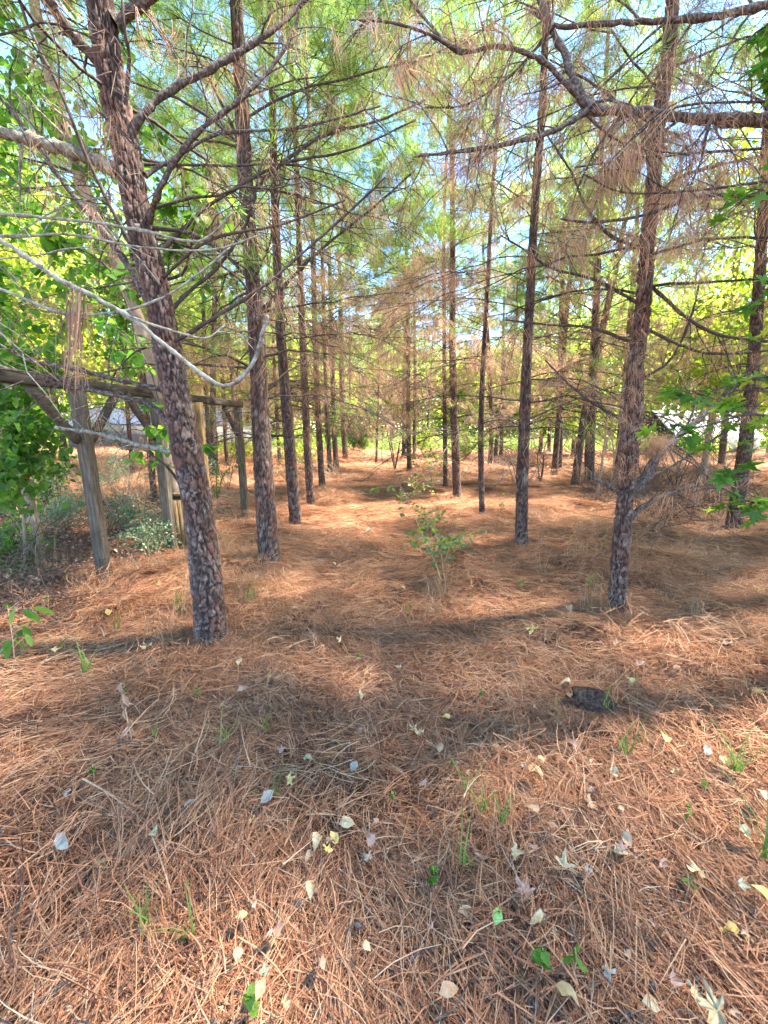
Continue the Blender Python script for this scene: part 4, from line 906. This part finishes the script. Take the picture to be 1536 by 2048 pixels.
for i, (px, py, H) in enumerate([(60, 1080, 1.1), (130, 1040, 1.2), (250, 1080, 1.3), (285, 1050, 1.5), (20, 1120, 1.0), (180, 1010, 1.3), (385, 1010, 1.5), (455, 985, 1.6), (100, 1150, .9), (240, 1010, 1.4)]):
    bare_sapling(['brown dry weed stems at the far left inside the wire', 'brown dry stems behind the wire left of the first post', 'tall dry stems right of the first post', 'dry stems against the second post', 'grey dry weed clump at the left edge', 'dry stems straight behind the first post', 'dry canes behind the leaning trunk', 'pale dry canes beside the third post', 'low dry weeds in front of the first post', 'dry canes between the first and second posts'][i],
                 px, py, 1020 + i, H, 7, [M_core, M_twig, M_smooth][i % 3], .3, .006, 'dry_weed', 'dry weed', 'dry weeds in the wire enclosure')
def shrub(label, px, py, rad, H, n, seed, kind='leaf_silver', name='low_shrub', group='pale leaved shrubs in the wire enclosure'):
    r = r_(seed); b = G(px, py); root = empty(name, b); tag(root, label, 'shrub', group); m_ = MB(); pos = []
    for i in range(16):
        e = b + np.array([r.normal() * rad * .6, r.normal() * rad * .6, H * r.uniform(.4, 1)]); q = spline([b + r.normal(size=3) * [.05, .05, 0], (b + e) / 2 + [0, 0, .08], e], 6); m_.tube(q, np.linspace(.006, .002, 6), 4); pos.append(q[2:]); pos.append(q[3:] + r.normal(size=(3, 3)) * .05)
    o = m_.obj('stems', M_core, root); o.location = -b; o['kind'] = 'stuff'
    pos = np.vstack(pos); idx = r.randint(0, len(pos), n); pos = pos[idx] + r.normal(size=(n, 3)) * .04
    o = scatter('leaves', kind, pos, r.uniform(0, 6.28, (n, 3)) * [.1, .1, 1], r.uniform(.7, 1.3, n), root, r); o.location = -b
for i, (lab, px, py, rad, H, n) in enumerate([
   ('blue green shrub at left behind the wire, nearest the left edge', 60, 1060, .5, .8, 60), ('pale silvery shrub just left of the first post', 130, 1075, .45, .75, 70), ('pale leaved shrub filling the gap right of the first post', 255, 1075, .45, .7, 60),
   ('small pale shrub at the foot of the second post', 310, 1110, .3, .45, 40), ('airy blue green bush left of the third left row pine', 590, 990, .6, 1.3, 60), ('airy pale bush behind the arbor', 215, 985, .7, 1.0, 80), ('pale bush far left behind the enclosure', 30, 990, .7, 1.1, 80), ('pale bush behind the box', 390, 985, .5, .9, 50)]):
    shrub(lab, px, py, rad, H, int(n * 1.1), 1050 + i)
for i, (lab, px, py, rad, H, n) in enumerate([('bright green bush behind the fourth left row pine', 600, 935, 1.1, 1.6, 60), ('bright green bush at the aisle end right', 850, 915, 1.0, 1.8, 60), ('bright green bush beyond the right row', 930, 915, 1.2, 1.4, 60), ('bright low bush beyond the arbor', 480, 925, 1.2, 1.4, 60), ('yellow green bush under the background trees right', 1250, 915, 1.5, 1.5, 80), ('yellow green bush beyond the edge pine', 1400, 915, 1.5, 1.6, 80)]):
    shrub(lab, px, py, rad, H, n, 1080 + i, 'leaf_bright', 'bright_bush', 'bright bushes beyond the rows')
def tangle(name, label, boxes, n, seed, mat, H=.9, L=.8, r0=.003):
    r = r_(seed); m_ = MB()
    for i in range(n):
        px, py, sx, sy = boxes[r.randint(len(boxes))]; b = G(px + r.normal() * sx, max(915, py + r.normal() * sy)); d = unit(np.array([r.normal(), r.normal() * .7, r.uniform(.1, 1.6)]))
        m_.tube(wig(b + [0, 0, r.uniform(0, .25)], d, L * r.uniform(.4, 1.3), 0, r.uniform(0, .8), 8, r, .14), np.linspace(r0 * r.uniform(.6, 1.4), .0012, 8), 4, r.rand())
    return tag(m_.obj(name, mat), label, 'brush', None, 'stuff')
tangle('bramble_tangle', 'tangle of grey brown bare brush inside the wire enclosure', [(60, 1120, 60, 40), (150, 1060, 80, 30), (270, 1060, 50, 30), (40, 1200, 50, 40)], 750, 91, M_twig, L=.7)
tangle('bramble_tangle', 'pale tan dry canes behind the arbor posts', [(240, 1000, 90, 18), (430, 990, 60, 20), (80, 1000, 80, 20)], 460, 92, M_core, L=1.0, r0=.004)
tangle('bramble_tangle', 'wiry brown brush to the right of the forked pine', [(1330, 1040, 40, 18), (1400, 1010, 50, 16), (1290, 1010, 20, 10), (1200, 1000, 20, 12)], 520, 93, M_twig, L=1.3, r0=.004)
tangle('bramble_tangle', 'low dead brush on the mound right of the aisle', [(1050, 960, 35, 10), (1000, 945, 25, 8), (670, 960, 12, 10)], 160, 94, M_smooth, L=1.0, r0=.006)
# dry grass tussocks (too many to count) and leaf litter in the enclosure
r = r_(15); pos = []
for (px, py, n_) in [(380, 1250, 14), (500, 1180, 20), (440, 1110, 20), (540, 1100, 10), (230, 1180, 20), (80, 1150, 20), (480, 1050, 24), (640, 1000, 14), (680, 960, 26), (1240, 1240, 10), (1190, 1060, 26), (1040, 1100, 8), (1330, 1060, 20), (900, 1200, 8), (1420, 1250, 8), (1000, 950, 20), (340, 1150, 18), (880, 1050, 12), (750, 1000, 8), (1270, 1020, 20)]:
    g_ = G(px, py)
    for i in range(n_):
        x = g_[0] + r.normal() * .09 * g_[1] * .6; y = g_[1] + r.normal() * .12 * g_[1] * .6; pos.append([x, y, float(gh(x, y))])
n = len(pos); tag(scatter('dry_grass', 'dry', pos, np.stack([r.normal(size=n) * .2, r.normal(size=n) * .2, r.uniform(0, 6.28, n)], -1), r.uniform(.3, .8, n)), 'thin dry grass standing in tufts through the straw', 'dry grass')
n = 900; x = -2.75 - r.rand(n) * 3; y = r.uniform(2.6, 7.5, n)
tag(scatter('leaf_litter', 'litter', np.stack([x, y, gh(x, y) + .02], -1), np.stack([np.zeros(n), np.zeros(n), r.uniform(0, 6.28, n)], -1), r.uniform(.5, 1, n)), 'tan and grey leaf litter inside the wire enclosure', 'leaf litter')

# ------------------------------------------------------------------ arbor of weathered posts, beam, braces and wire
def along(p, q): 
    d = unit(np.asarray(q) - np.asarray(p)); ref = np.array([0, 0, 1.]) if abs(d[2]) < .9 else np.array([0, 1., 0]); u = unit(np.cross(ref, d)); v = np.cross(d, u)
    return np.stack([u, v, d], 1)
def beam(mb, p, q, a, b_, seg=10, seed=0, jig=.004):
    p = np.asarray(p, float); q = np.asarray(q, float); M = along(p, q); r = r_(seed); n = seg
    c = [(-1, -.8), (-.8, -1), (.8, -1), (1, -.8), (1, .8), (.8, 1), (-.8, 1), (-1, .8)]
    V = []
    for i in range(n + 1):
        o_ = p + (q - p) * i / n
        for u, v in c: V.append(o_ + M[:, 0] * (u * a / 2 + r.normal() * jig * .5) + M[:, 1] * (v * b_ / 2 + r.normal() * jig * .5))
    k = 8; Q = [[i * k + j, i * k + (j + 1) % k, (i + 1) * k + (j + 1) % k, (i + 1) * k + j] for i in range(n) for j in range(k)]
    V += [p, q]; T = [[j, len(V) - 2, (j + 1) % k] for j in range(k)] + [[n * k + j, n * k + (j + 1) % k, len(V) - 1] for j in range(k)]
    mb.add(V, Q, T)
g1 = G(213, 1168); g2 = G(345, 1098); g3 = G(491, 1030)
root = empty('wooden_arbor', g1); tag(root, 'weathered wooden arbor of posts, braces and top beam strung with wire', 'arbor')
ZB = 1.93
def part(name, fn, mat, lab=None):
    m_ = MB(); fn(m_); o = m_.obj(name, mat, root, False); o.location = -g1
    if lab: o['label'] = lab
    return o
for i, (g_, w_) in enumerate(((g1, .105), (g2, .11), (g3, .105))):
    part('post', lambda m_: beam(m_, g_ - [0, 0, .1], [g_[0], g_[1], ZB - .052], w_, w_, 16, i), M_wood)
d13 = unit(np.array([g3[0] - g1[0], g3[1] - g1[1], 0]))
pS = np.array([g1[0], g1[1], ZB]) - d13 * 2.3
part('beam', lambda m_: beam(m_, pS, np.array([g3[0], g3[1], ZB]) + d13 * .12, .09, .10, 40, 7), M_wood2)
for g_ in (g1, g2, g3):
    for s in (-1, 1):
        if g_ is g3 and s > 0: continue
        part('brace', lambda m_: beam(m_, [g_[0] + d13[0] * s * .07, g_[1] + d13[1] * s * .07, ZB - .50], [g_[0] + d13[0] * s * .45, g_[1] + d13[1] * s * .45, ZB - .055], .045, .075, 6, 3 + s), M_wood2)
bp_ = P(405, 900, g2[1] + .75); part('post', lambda m_: beam(m_, [bp_[0], bp_[1], float(gh(bp_[0], bp_[1])) - .1], [bp_[0], bp_[1], ZB - .053], .09, .09, 12, 5), M_board, 'newer yellow brown square post behind the leaning trunk')
# chicken wire below, welded wire above
wmb = MB(); x0 = pS; Lw = np.linalg.norm((g3 - pS)[:2]); c_ = .045
off = np.array([d13[1], -d13[0], 0]) * .085
def wp(s, z):
    q = x0 + d13 * s + off; return np.array([q[0] + .03 * math.sin(s * 3), q[1], float(gh(q[0], q[1])) + z + .015 * math.sin(s * 4 + z * 5)])
def wire(a, b_, rad): wmb.tube([a, b_], [rad, rad], 3, cap=False)
for i in range(int(Lw / c_)):
    for j in range(int(.62 / (c_ * .75))):
        s = (i + (j % 2) * .5) * c_; z = .02 + j * c_ * .75
        a = wp(s, z); t_ = wp(s, z + c_ * .4); wire(a, t_, .0005); wire(t_, wp(s + c_ / 2, z + c_ * .75), .0005); wire(t_, wp(s - c_ / 2, z + c_ * .75), .0005)
o = wmb.obj('chicken_wire', M_wire, root, False); o.location = -g1; o['kind'] = 'stuff'
wmb = MB()
for z in np.arange(.68, ZB - .05, .10): wmb.tube([wp(s, z) for s in np.linspace(0, Lw, 24)], [.0007] * 24, 3, cap=False)
for s in np.arange(0, Lw, .10): wmb.tube([wp(s, z) for z in np.linspace(.64, ZB - .06, 5)], [.0007] * 5, 3, cap=False)
o = wmb.obj('welded_wire', M_wire, root, False); o.location = -g1; o['kind'] = 'stuff'
# slatted box beside the second post
bb = G(366, 1100) + np.array([0, .05, 0]); rt = empty('slatted_wooden_box', bb); tag(rt, 'yellow brown slatted wooden box with tilted lid beside the second post', 'box')
W_, D_, H_ = .30, .26, .66
me = MB(); me.box((0, 0, 0), .042, .014, H_ - .02); sl = me.mesh('slat', M_board, False)
r = r_(3)
for i in range(6):
    for (sy, rz) in ((-D_ / 2, 0), (D_ / 2, 0)):
        o = ob('slat', sl, rt, (-W_ / 2 + .03 + i * .048, sy, H_ / 2)); o.rotation_euler = (0, r.normal() * .015, rz)
for i in range(5):
    for sx in (-W_ / 2, W_ / 2):
        o = ob('slat', sl, rt, (sx, -D_ / 2 + .035 + i * .048, H_ / 2)); o.rotation_euler = (0, 0, math.pi / 2)
m_ = MB()
for sx in (-1, 1):
    for sy in (-1, 1): m_.box((sx * (W_ / 2 - .02), sy * (D_ / 2 - .022), H_ / 2 - .02), .024, .024, H_ + .02)
m_.obj('frame', M_board, rt, False)
m_ = MB(); m_.box((0, -.06, H_ + .035), W_ + .07, .17, .022, rotmat(-.5, 0, .03)); m_.obj('lid_board', M_board, rt, False)
m_ = MB(); m_.box((0, .085, H_ + .075), W_ + .07, .15, .022, rotmat(.15, 0, 0)); m_.obj('lid_board', M_wood, rt, False)
m_ = MB(); m_.box((.0, 0, .012), W_ + .04, D_ + .05, .03); m_.obj('base_board', M_board, rt, False)
rt.rotation_euler = (0, 0, .25)

# far pale buildings glimpsed between trunks
def shed(label, x0, x1, y, z0, z1, zr, dep=4):
    rt = empty('shed', ((x0 + x1) / 2, y, 0)); tag(rt, label, 'shed'); W = x1 - x0
    m_ = MB(); m_.box((0, dep / 2, z0 / 2), W, dep, z0); m_.obj('wall', M_wall, rt, False)
    m_ = MB(); n = int(W / .3)
    for i in range(n):
        x = -W / 2 + (i + .5) * W / n; m_.add([[x - .15, -.3, z0], [x - .1, -.3, z0 + .03], [x + .15, -.3, z0], [x - .15, dep / 2, zr], [x - .1, dep / 2, zr + .03], [x + .15, dep / 2, zr]], [[0, 1, 4, 3], [1, 2, 5, 4]])
    m_.add([[-W / 2 - .2, dep / 2, zr], [W / 2 + .2, dep / 2, zr], [W / 2 + .2, dep + .3, z0], [-W / 2 - .2, dep + .3, z0]], [[0, 1, 2, 3]])
    m_.obj('roof', M_roof, rt, False)
    for i in range(3):
        f = MB(); f.box((-W / 2 + W * (i + .5) / 3, -.02, z0 * .55), .8, .05, .7); w_ = f.obj('window', M_wood, rt, False)
shed('low shed with pale blue metal roof glimpsed beyond the right pines', 15.6, 20.4, 22, 1.0, 0, 2.5)
shed('long pale roofed building glimpsed beyond the arbor', -21, -9.5, 27, 1.7, 0, 2.9)

# ------------------------------------------------------------------ fallen leaves
LM = {}
def flat_mat(n, c, c2):
    m, t = newmat(n); o = N(t, 'ShaderNodeOutputMaterial'); b = N(t, 'ShaderNodeBsdfPrincipled'); b.inputs['Roughness'].default_value = .6
    tc = N(t, 'ShaderNodeTexCoord'); nz = N(t, 'ShaderNodeTexNoise'); nz.inputs['Scale'].default_value = 40; nz.inputs['Detail'].default_value = 4; t.links.new(tc.outputs['Object'], nz.inputs['Vector'])
    rp = ramp(t, [(.35, c), (.7, c2)]); t.links.new(nz.outputs['Fac'], rp.inputs[0]); t.links.new(rp.outputs[0], b.inputs['Base Color'])
    t.links.new(b.outputs[0], o.inputs[0]); return m
COLS = {'pale cream': ((.38, .26, .12), (.52, .39, .21)), 'golden yellow': ((.55, .35, .08), (.64, .46, .16)), 'pinkish tan': ((.34, .18, .12), (.43, .25, .17)), 'grey tan': ((.25, .20, .145), (.36, .30, .22)), 'light brown': ((.32, .18, .09), (.44, .27, .15)), 'grey green': ((.22, .24, .16), (.30, .32, .22)), 'fresh green': ((.12, .30, .05), (.2, .40, .1))}
for k, (a, b_) in COLS.items():
    m = flat_mat('fallen_' + k.replace(' ', '_'), a, b_)
    for sh in ('pointed', 'star', 'oval', 'curled'):
        r = r_(abs(hash(k + sh)) % 1000 if False else (len(k) * 31 + len(sh) * 7) % 97)
        if sh == 'star': V, Q, T = star_leaf(.11, r, 5, .25)
        elif sh == 'pointed': V, Q, T = star_leaf(.10, r, 3, .2)
        elif sh == 'oval': V, Q, T = leaf_shape('oval', .10, .35, .25)
        else: V, Q, T = leaf_shape('heart', .08, .7, .9)
        V = np.array(V); V[:, 2] += .010 * np.sin(V[:, 0] * 75 + V[:, 1] * 60 + len(k)) + .006 * r.normal(size=len(V)); V[1:, :2] *= r.uniform(.72, 1.08, (len(V) - 1, 1)) if sh in ('star', 'pointed') else 1
        # subdivide once by hand-free means: thin stalk added
        mb_ = MB(); mb_.add(V, Q, T); mb_.tube([[0, 0, 0], [-.02, .003, .004], [-.045, .01, .002]], [.0012, .001, .0008], 4)
        LM[(k, sh)] = mb_.mesh('fallen_leaf', m)
FL = [ # px, py, colour, shape, scale, where
 (120, 1665, 'grey tan', 'oval', 1.2, 'near the left edge of the straw'), (655, 1700, 'golden yellow', 'star', .7, 'just below the pair of leaves left of centre'),
 (678, 1646, 'pale cream', 'oval', 1., 'upper of the pair left of centre'), (660, 1662, 'golden yellow', 'oval', .8, 'lower of the pair left of centre'),
 (522, 1608, 'grey tan', 'oval', 1.0, 'beside green blades left of centre'), (578, 1560, 'golden yellow', 'star', .9, 'beside the path left of centre'),
 (196, 1727, 'pale cream', 'pointed', .9, 'in the lower left straw'), (312, 1665, 'pale cream', 'curled', .8, 'at the kink of the pale dry stem'),
 (502, 1830, 'pale cream', 'oval', .8, 'in the lower left foreground'), (524, 1945, 'grey green', 'pointed', .9, 'near the bottom edge left of centre'),
 (474, 1380, 'pinkish tan', 'oval', .9, 'below the leaning pine foot'), (725, 1386, 'pale cream', 'curled', .8, 'on the bare patch of the path'),
 (797, 1336, 'pale cream', 'pointed', .8, 'on the path below the sapling'), (1088, 1557, 'pale cream', 'oval', 1.35, 'big leaf right of centre'),
 (1070, 1258, 'golden yellow', 'star', 1.3, 'left of the forked pine foot'), (1027, 1704, 'pale cream', 'pointed', 1.1, 'right of centre beside green blades'),
 (1128, 1729, 'pale cream', 'pointed', 1.2, 'below the big cream leaf'), (1228, 1700, 'pale cream', 'oval', 1., 'standing on edge at lower right'),
 (1398, 1742, 'pale cream', 'pointed', 1.4, 'near the right edge lower part'), (1050, 1783, 'pinkish tan', 'star', 1.3, 'in the lower middle right'),
 (1320, 1860, 'pinkish tan', 'star', 1.3, 'in the lower right'), (990, 1850, 'fresh green', 'oval', .8, 'at bottom right of centre'),
 (1435, 2020, 'pale cream', 'star', 1.6, 'largest leaf at the bottom right corner'), (1160, 2010, 'pale cream', 'oval', 1.2, 'at the bottom edge right of centre'),
 (1212, 1945, 'grey tan', 'pointed', 1.0, 'just above the bottom edge at right'), (878, 1985, 'light brown', 'oval', 1.0, 'at the bottom edge in the middle'),
 (1285, 2000, 'pale cream', 'oval', .9, 'right of the bottom edge oval leaf'), (1345, 1960, 'pinkish tan', 'pointed', 1., 'among straw at bottom right'),
 (925, 1815, 'light brown', 'pointed', .9, 'left of the pinkish star leaf'), (1088, 1842, 'pale cream', 'curled', .9, 'below the pinkish star leaf'),
 (840, 1465, 'pale cream', 'star', .9, 'right one of two touching leaves on the path'), (828, 1458, 'pale cream', 'pointed', .8, 'left one of two touching leaves on the path'),
 (882, 1434, 'golden yellow', 'oval', .7, 'on the path right side'), (1140, 1366, 'pale cream', 'curled', .9, 'above the dark rotten chunk'),
 (1152, 1486, 'pinkish tan', 'star', 1., 'below the dark rotten chunk'), (1326, 1468, 'golden yellow', 'oval', .9, 'right of the dark rotten chunk'),
 (1417, 1490, 'grey tan', 'oval', .8, 'near the right edge middle'), (1440, 1510, 'golden yellow', 'oval', .8, 'with green weed near the right edge'),
 (1455, 1287, 'pinkish tan', 'star', 1.2, 'far right behind the forked pine foot'), (1528, 1383, 'golden yellow', 'oval', 1.1, 'cut by the right edge, upper'),
 (1527, 1584, 'pale cream', 'oval', 1.2, 'cut by the right edge, lower'), (1347, 1541, 'pale cream', 'pointed', .9, 'above the cream leaf at right'),
 (1235, 1547, 'pale cream', 'curled', .8, 'in the right middle straw'), (1180, 1610, 'light brown', 'star', 1.1, 'in a hollow right of centre'),
 (1075, 1625, 'light brown', 'curled', .8, 'below left of the big cream leaf'), (1280, 1328, 'pinkish tan', 'star', 1.0, 'right of the forked pine foot, nearer'),
 (1272, 1360, 'golden yellow', 'curled', .8, 'under the pinkish star leaf by the forked pine'), (1232, 1286, 'light brown', 'star', .9, 'at the very foot of the forked pine'),
 (1478, 1655, 'pale cream', 'curled', .9, 'near the right edge, halfway down the straw'), (1500, 1770, 'golden yellow', 'oval', .9, 'near the right edge low down'),
 (1475, 1865, 'golden yellow', 'curled', 1., 'low at right beside the pinkish star'), (1480, 1768, 'grey green', 'pointed', .9, 'beside the golden leaf low at right'),
 (105, 1300, 'pale cream', 'pointed', 1., 'before the wire at left'), (40, 1255, 'light brown', 'oval', 1., 'by the wire at the far left'), (295, 1293, 'pale cream', 'star', 1., 'left of the leaning pine foot'),
 (215, 1218, 'golden yellow', 'oval', .8, 'right of the first post foot'), (680, 1280, 'pale cream', 'pointed', .8, 'on the path right of the leaning pine'), (480, 1315, 'pale cream', 'oval', .7, 'right of the leaning pine foot'),
 (665, 1128, 'pale cream', 'curled', .8, 'on the path level with the second left pine'), (800, 1175, 'pale cream', 'curled', .8, 'left of the sapling foot'), (740, 1060, 'pale cream', 'curled', 1., 'far up the path'),
]
r = r_(88)
def fallen(px, py, c, sh, s, lab, group):
    p = G(px, py, .09 + .012 * r.rand()); s *= .45 + .5 * min(1, (p[1] / 3.2)); o = bpy.data.objects.new('fallen_leaf', LM[(c, sh)]); col.objects.link(o); o.location = p
    o.rotation_euler = (r.normal() * .28, r.normal() * .28, r.uniform(0, 6.28)); o.scale = (s, s, s); tag(o, lab, 'leaf', group)
nm = {'star': 'star shaped', 'pointed': 'pointed', 'oval': 'oval', 'curled': 'curled'}
for px, py, c, sh, s, wh in FL: fallen(px, py, c, sh, s, '%s %s fallen leaf %s' % (c, nm[sh], wh), 'fallen leaves on the straw')
for i in range(60):
    t_ = r.rand() ** .8; py = 1130 + t_ * 900; px = 768 + (r.rand() - .28) * 1536 * .66 if r.rand() < .75 else r.uniform(0, 1536)
    if not 0 < px < 1536: continue
    c = ['pinkish tan', 'light brown', 'pale cream', 'grey tan'][r.choice(4, p=[.35, .35, .15, .15])]; sh = ['pointed', 'star', 'oval', 'curled'][r.choice(4, p=[.3, .1, .25, .35])]
    zn = ('the front' if py > 1700 else 'the middle' if py > 1380 else 'the back') + ' of the straw ' + ('at left' if px < 420 else 'left of centre' if px < 768 else 'right of centre' if px < 1120 else 'at right')
    fallen(px, py, c, sh, r.uniform(.45, .9), 'small %s %s leaf scattered on %s' % (c, nm[sh], zn), 'small leaves scattered on the straw')

# green sprigs and grass tufts growing through the straw
def sprig(px, py, kind, lab, s=1, seed=0):
    r = r_(seed + 2000); b = G(px, py + 12, .04); m_ = MB()
    if kind == 'blades':
        for i in range(r.randint(6, 12)):
            a = r.uniform(0, 6.28); d = np.array([math.cos(a), math.sin(a), 0]); h = .13 * s * r.uniform(.5, 1.1); o_ = np.append(r.normal(size=2) * .012 * s, .02)
            q = [o_ + d * .7 * h * t * t + np.array([0, 0, h * t]) for t in (0, .35, .7, 1)]; strip(m_, q, .007 * s, np.array([-d[1], d[0], 0]), .1 + .5 * r.rand(), .1)
        o = m_.obj('grass_tuft', M_grass); o.location = b; tag(o, lab, 'grass tuft', 'green grass tufts in the straw')
    else:
        root = empty('green_seedling', b); tag(root, lab, 'seedling', 'green seedlings in the straw'); m_.tube([[0, 0, 0], [.005, 0, .06 * s], [0, .005, .10 * s]], [.002, .0017, .001], 5); m_.obj('stem', M_core, root)
        for i in range(r.randint(4, 8)):
            o = bpy.data.objects.new('leaf', HEART[r.randint(0, 4)] if kind == 'round' else LANCE[r.randint(3)]); col.objects.link(o); o.parent = root; o.location = (0, 0, .04 + .06 * s * r.rand()); o.rotation_euler = (r.normal() * .3, r.normal() * .3, i * 1.4 + r.rand()); o.scale = (s * .34,) * 3
SP = [(527, 1460, 'blades', 'bright grass tuft left of centre, the fullest', 1.), (452, 1478, 'blades', 'narrow blades with a dead leaf left of the fullest tuft', 1.2), (188, 1548, 'round', 'single low green sprig at left', .8), (551, 1585, 'blades', 'upright blades beside the grey tan leaf', 1.), (395, 1385, 'blades', 'small blades below the leaning pine', .7),
 (310, 1468, 'blades', 'faint yellow green blades at left', .7), (290, 1850, 'blades', 'arching blades at lower left', 1.2), (380, 1870, 'blades', 'thin blades in the lower left straw', .9), (505, 2030, 'round', 'seedling at the bottom edge left of centre', 1.), (718, 1315, 'round', 'small round leaved seedling on the path', .9), (640, 1530, 'blades', 'thin blades on the path', .8),
 (930, 1575, 'blades', 'green blades near the aisle middle', 1.), (965, 1620, 'blades', 'yellow green blades in a straw hollow', 1.2), (1000, 1640, 'blades', 'pale blades right of the hollow', 1.), (935, 1730, 'blades', 'bright arching blades in the lower middle', 1.2), (865, 1768, 'round', 'clover like seedling in the lower middle', 1.), (1080, 1950, 'round', 'round leaved seedling near the bottom edge', 1.2), (1145, 1945, 'lance', 'seedling with long leaves near the bottom edge', 1.1), (1250, 1500, 'blades', 'grass blades right of the rotten chunk', 1.3), (1215, 1410, 'blades', 'upright blades above the rotten chunk', 1.), (1370, 1785, 'lance', 'small weed at right beside the cream leaf', .9), (1372, 1635, 'round', 'tiny seedling in the right hollow', .8), (1470, 1540, 'blades', 'long thin grass at the right edge', 1.4), (1520, 1700, 'blades', 'tall arching grass at the right edge low down', 2.), (1405, 1583, 'round', 'tiny green sprig at right', .7), (905, 1530, 'round', 'tiny sprig on the path right side', .6), (960, 1390, 'round', 'seedling right of the path', .7), (1110, 1425, 'blades', 'short blades left of the rotten chunk', .8), (785, 1600, 'round', 'tiny yellow sprig in the middle', .6), (1435, 1215, 'lance', 'leafy weed behind the forked pine at right', 1.1), (1180, 1160, 'blades', 'short green blades left of the forked pine', 1.), (940, 1195, 'round', 'seedling right of the sapling foot', .9), (815, 1215, 'blades', 'thin blades left of the sapling foot', 1.), (500, 1190, 'blades', 'arching blades right of the leaning pine', 1.2), (355, 1215, 'blades', 'tall blades left of the leaning pine', 1.6), (230, 1250, 'blades', 'blades before the first post', 1.4), (130, 1290, 'lance', 'leafy weed left of the first post', 1.2), (180, 1330, 'blades', 'long green blades at the lower left', 1.5), (245, 1385, 'lance', 'withered weed top with a few green leaves', 1.), (290, 1600, 'blades', 'tiny blades at left by the dry stem', .6), (1040, 1165, 'blades', 'short tuft left of the forked pine', 1.)]
for i, (px, py, kd, lab, s) in enumerate(SP): sprig(px, py, kd, lab, s, i)

# pale dry stem lying over the straw and other sticks
def stick(label, pts, r0, r1, mat, lift=.05, nodes=True):
    q = np.array([G(*p, lift + .04) for p in pts]); m_ = MB(); s = spline(q, 18); rr = np.linspace(r0, r1, 18) * (1 + .15 * np.sin(np.arange(18) * 2.1)); m_.tube(s, rr, 7)
    o = m_.obj('fallen_stick', mat, None, True, s[0]); tag(o, label, 'stick', 'sticks lying on the straw')
stick('pale jointed dry stem lying across the lower left straw', [(165, 1557), (215, 1585), (260, 1620), (295, 1655), (318, 1710), (342, 1785)], .004, .002, M_dry if False else M_core)
stick('thin pale twig lying at left of centre', [(482, 1497), (472, 1545), (462, 1600)], .0022, .0015, M_lich)
stick('thin curved tan twig before the first post', [(80, 1190), (95, 1230), (130, 1248), (160, 1246)], .006, .003, M_core)
stick('thin pale cane left of the first post', [(78, 1150), (70, 1090), (60, 1040)], .006, .003, M_core, .1)
stick('pale sticks lying in the sunlit straw at right', [(1340, 1030), (1390, 1037), (1440, 1043)], .008, .004, M_lich)
stick('grey stick leaning on the mound right of the aisle', [(985, 975), (1003, 955), (1015, 940)], .012, .006, M_lich, .1)
stick('thin dark twig lying near the forked pine', [(1180, 1120), (1210, 1105), (1255, 1095)], .005, .003, M_twig, .1)
stick('tan dry stem leaning beside the leaning pine', [(455, 1240), (440, 1180), (430, 1120)], .004, .002, M_core, .1)
# dried weed stalk at left
b = G(268, 1500); rt = empty('withered_weed', b); tag(rt, 'withered brown weed stalk with shrivelled leaves at lower left', 'weed')
m_ = MB(); q = spline([b, b + [-.01, 0, .18], b + [-.03, .02, .36]], 12); m_.tube(q, np.linspace(.004, .002, 12), 6); m_.obj('stem', M_core, rt).location = -b
DL = leaf_mesh('leaf', *leaf_shape('lance', .06, .8, 1.0), M_litter, .2); r = r_(4)
for i in range(22): put_leaf(DL, q[r.randint(2, 12)], (r.normal() * .6, 1.1 + r.normal() * .3, r.uniform(0, 6.28)), r.uniform(.6, 1.1), rt)
# rotten chunk of wood in a hollow
p = G(1188, 1412); r = r_(6); nu, nv = 40, 22; th = np.linspace(0, 2 * np.pi, nu, endpoint=False); ph = np.linspace(.05, np.pi - .05, nv); TH, PH = np.meshgrid(th, ph)
rr = 1 + .55 * fbm(TH * 1.2 + 3 * np.cos(TH), PH * 5, 8, 3) + .14 * fbm(np.cos(TH) * 6, PH * 14, 18, 2)
V = np.stack([.115 * rr * np.sin(PH) * np.cos(TH), .065 * rr * np.sin(PH) * np.sin(TH), .05 * rr * np.cos(PH)], -1).reshape(-1, 3)
i = np.arange(nv - 1)[:, None] * nu; j = np.arange(nu)[None]; Q = np.stack([i + j, i + nu + j, i + nu + (j + 1) % nu, i + (j + 1) % nu], -1).reshape(-1, 4)
o = ob('rotten_wood_chunk', mkmesh('rotten_wood_chunk', V, Q, M_rot), None, p + [0, 0, .035]); o.rotation_euler = (0, .1, -.35); tag(o, 'dark rotten wood chunk half sunk in the straw at right', 'wood chunk')
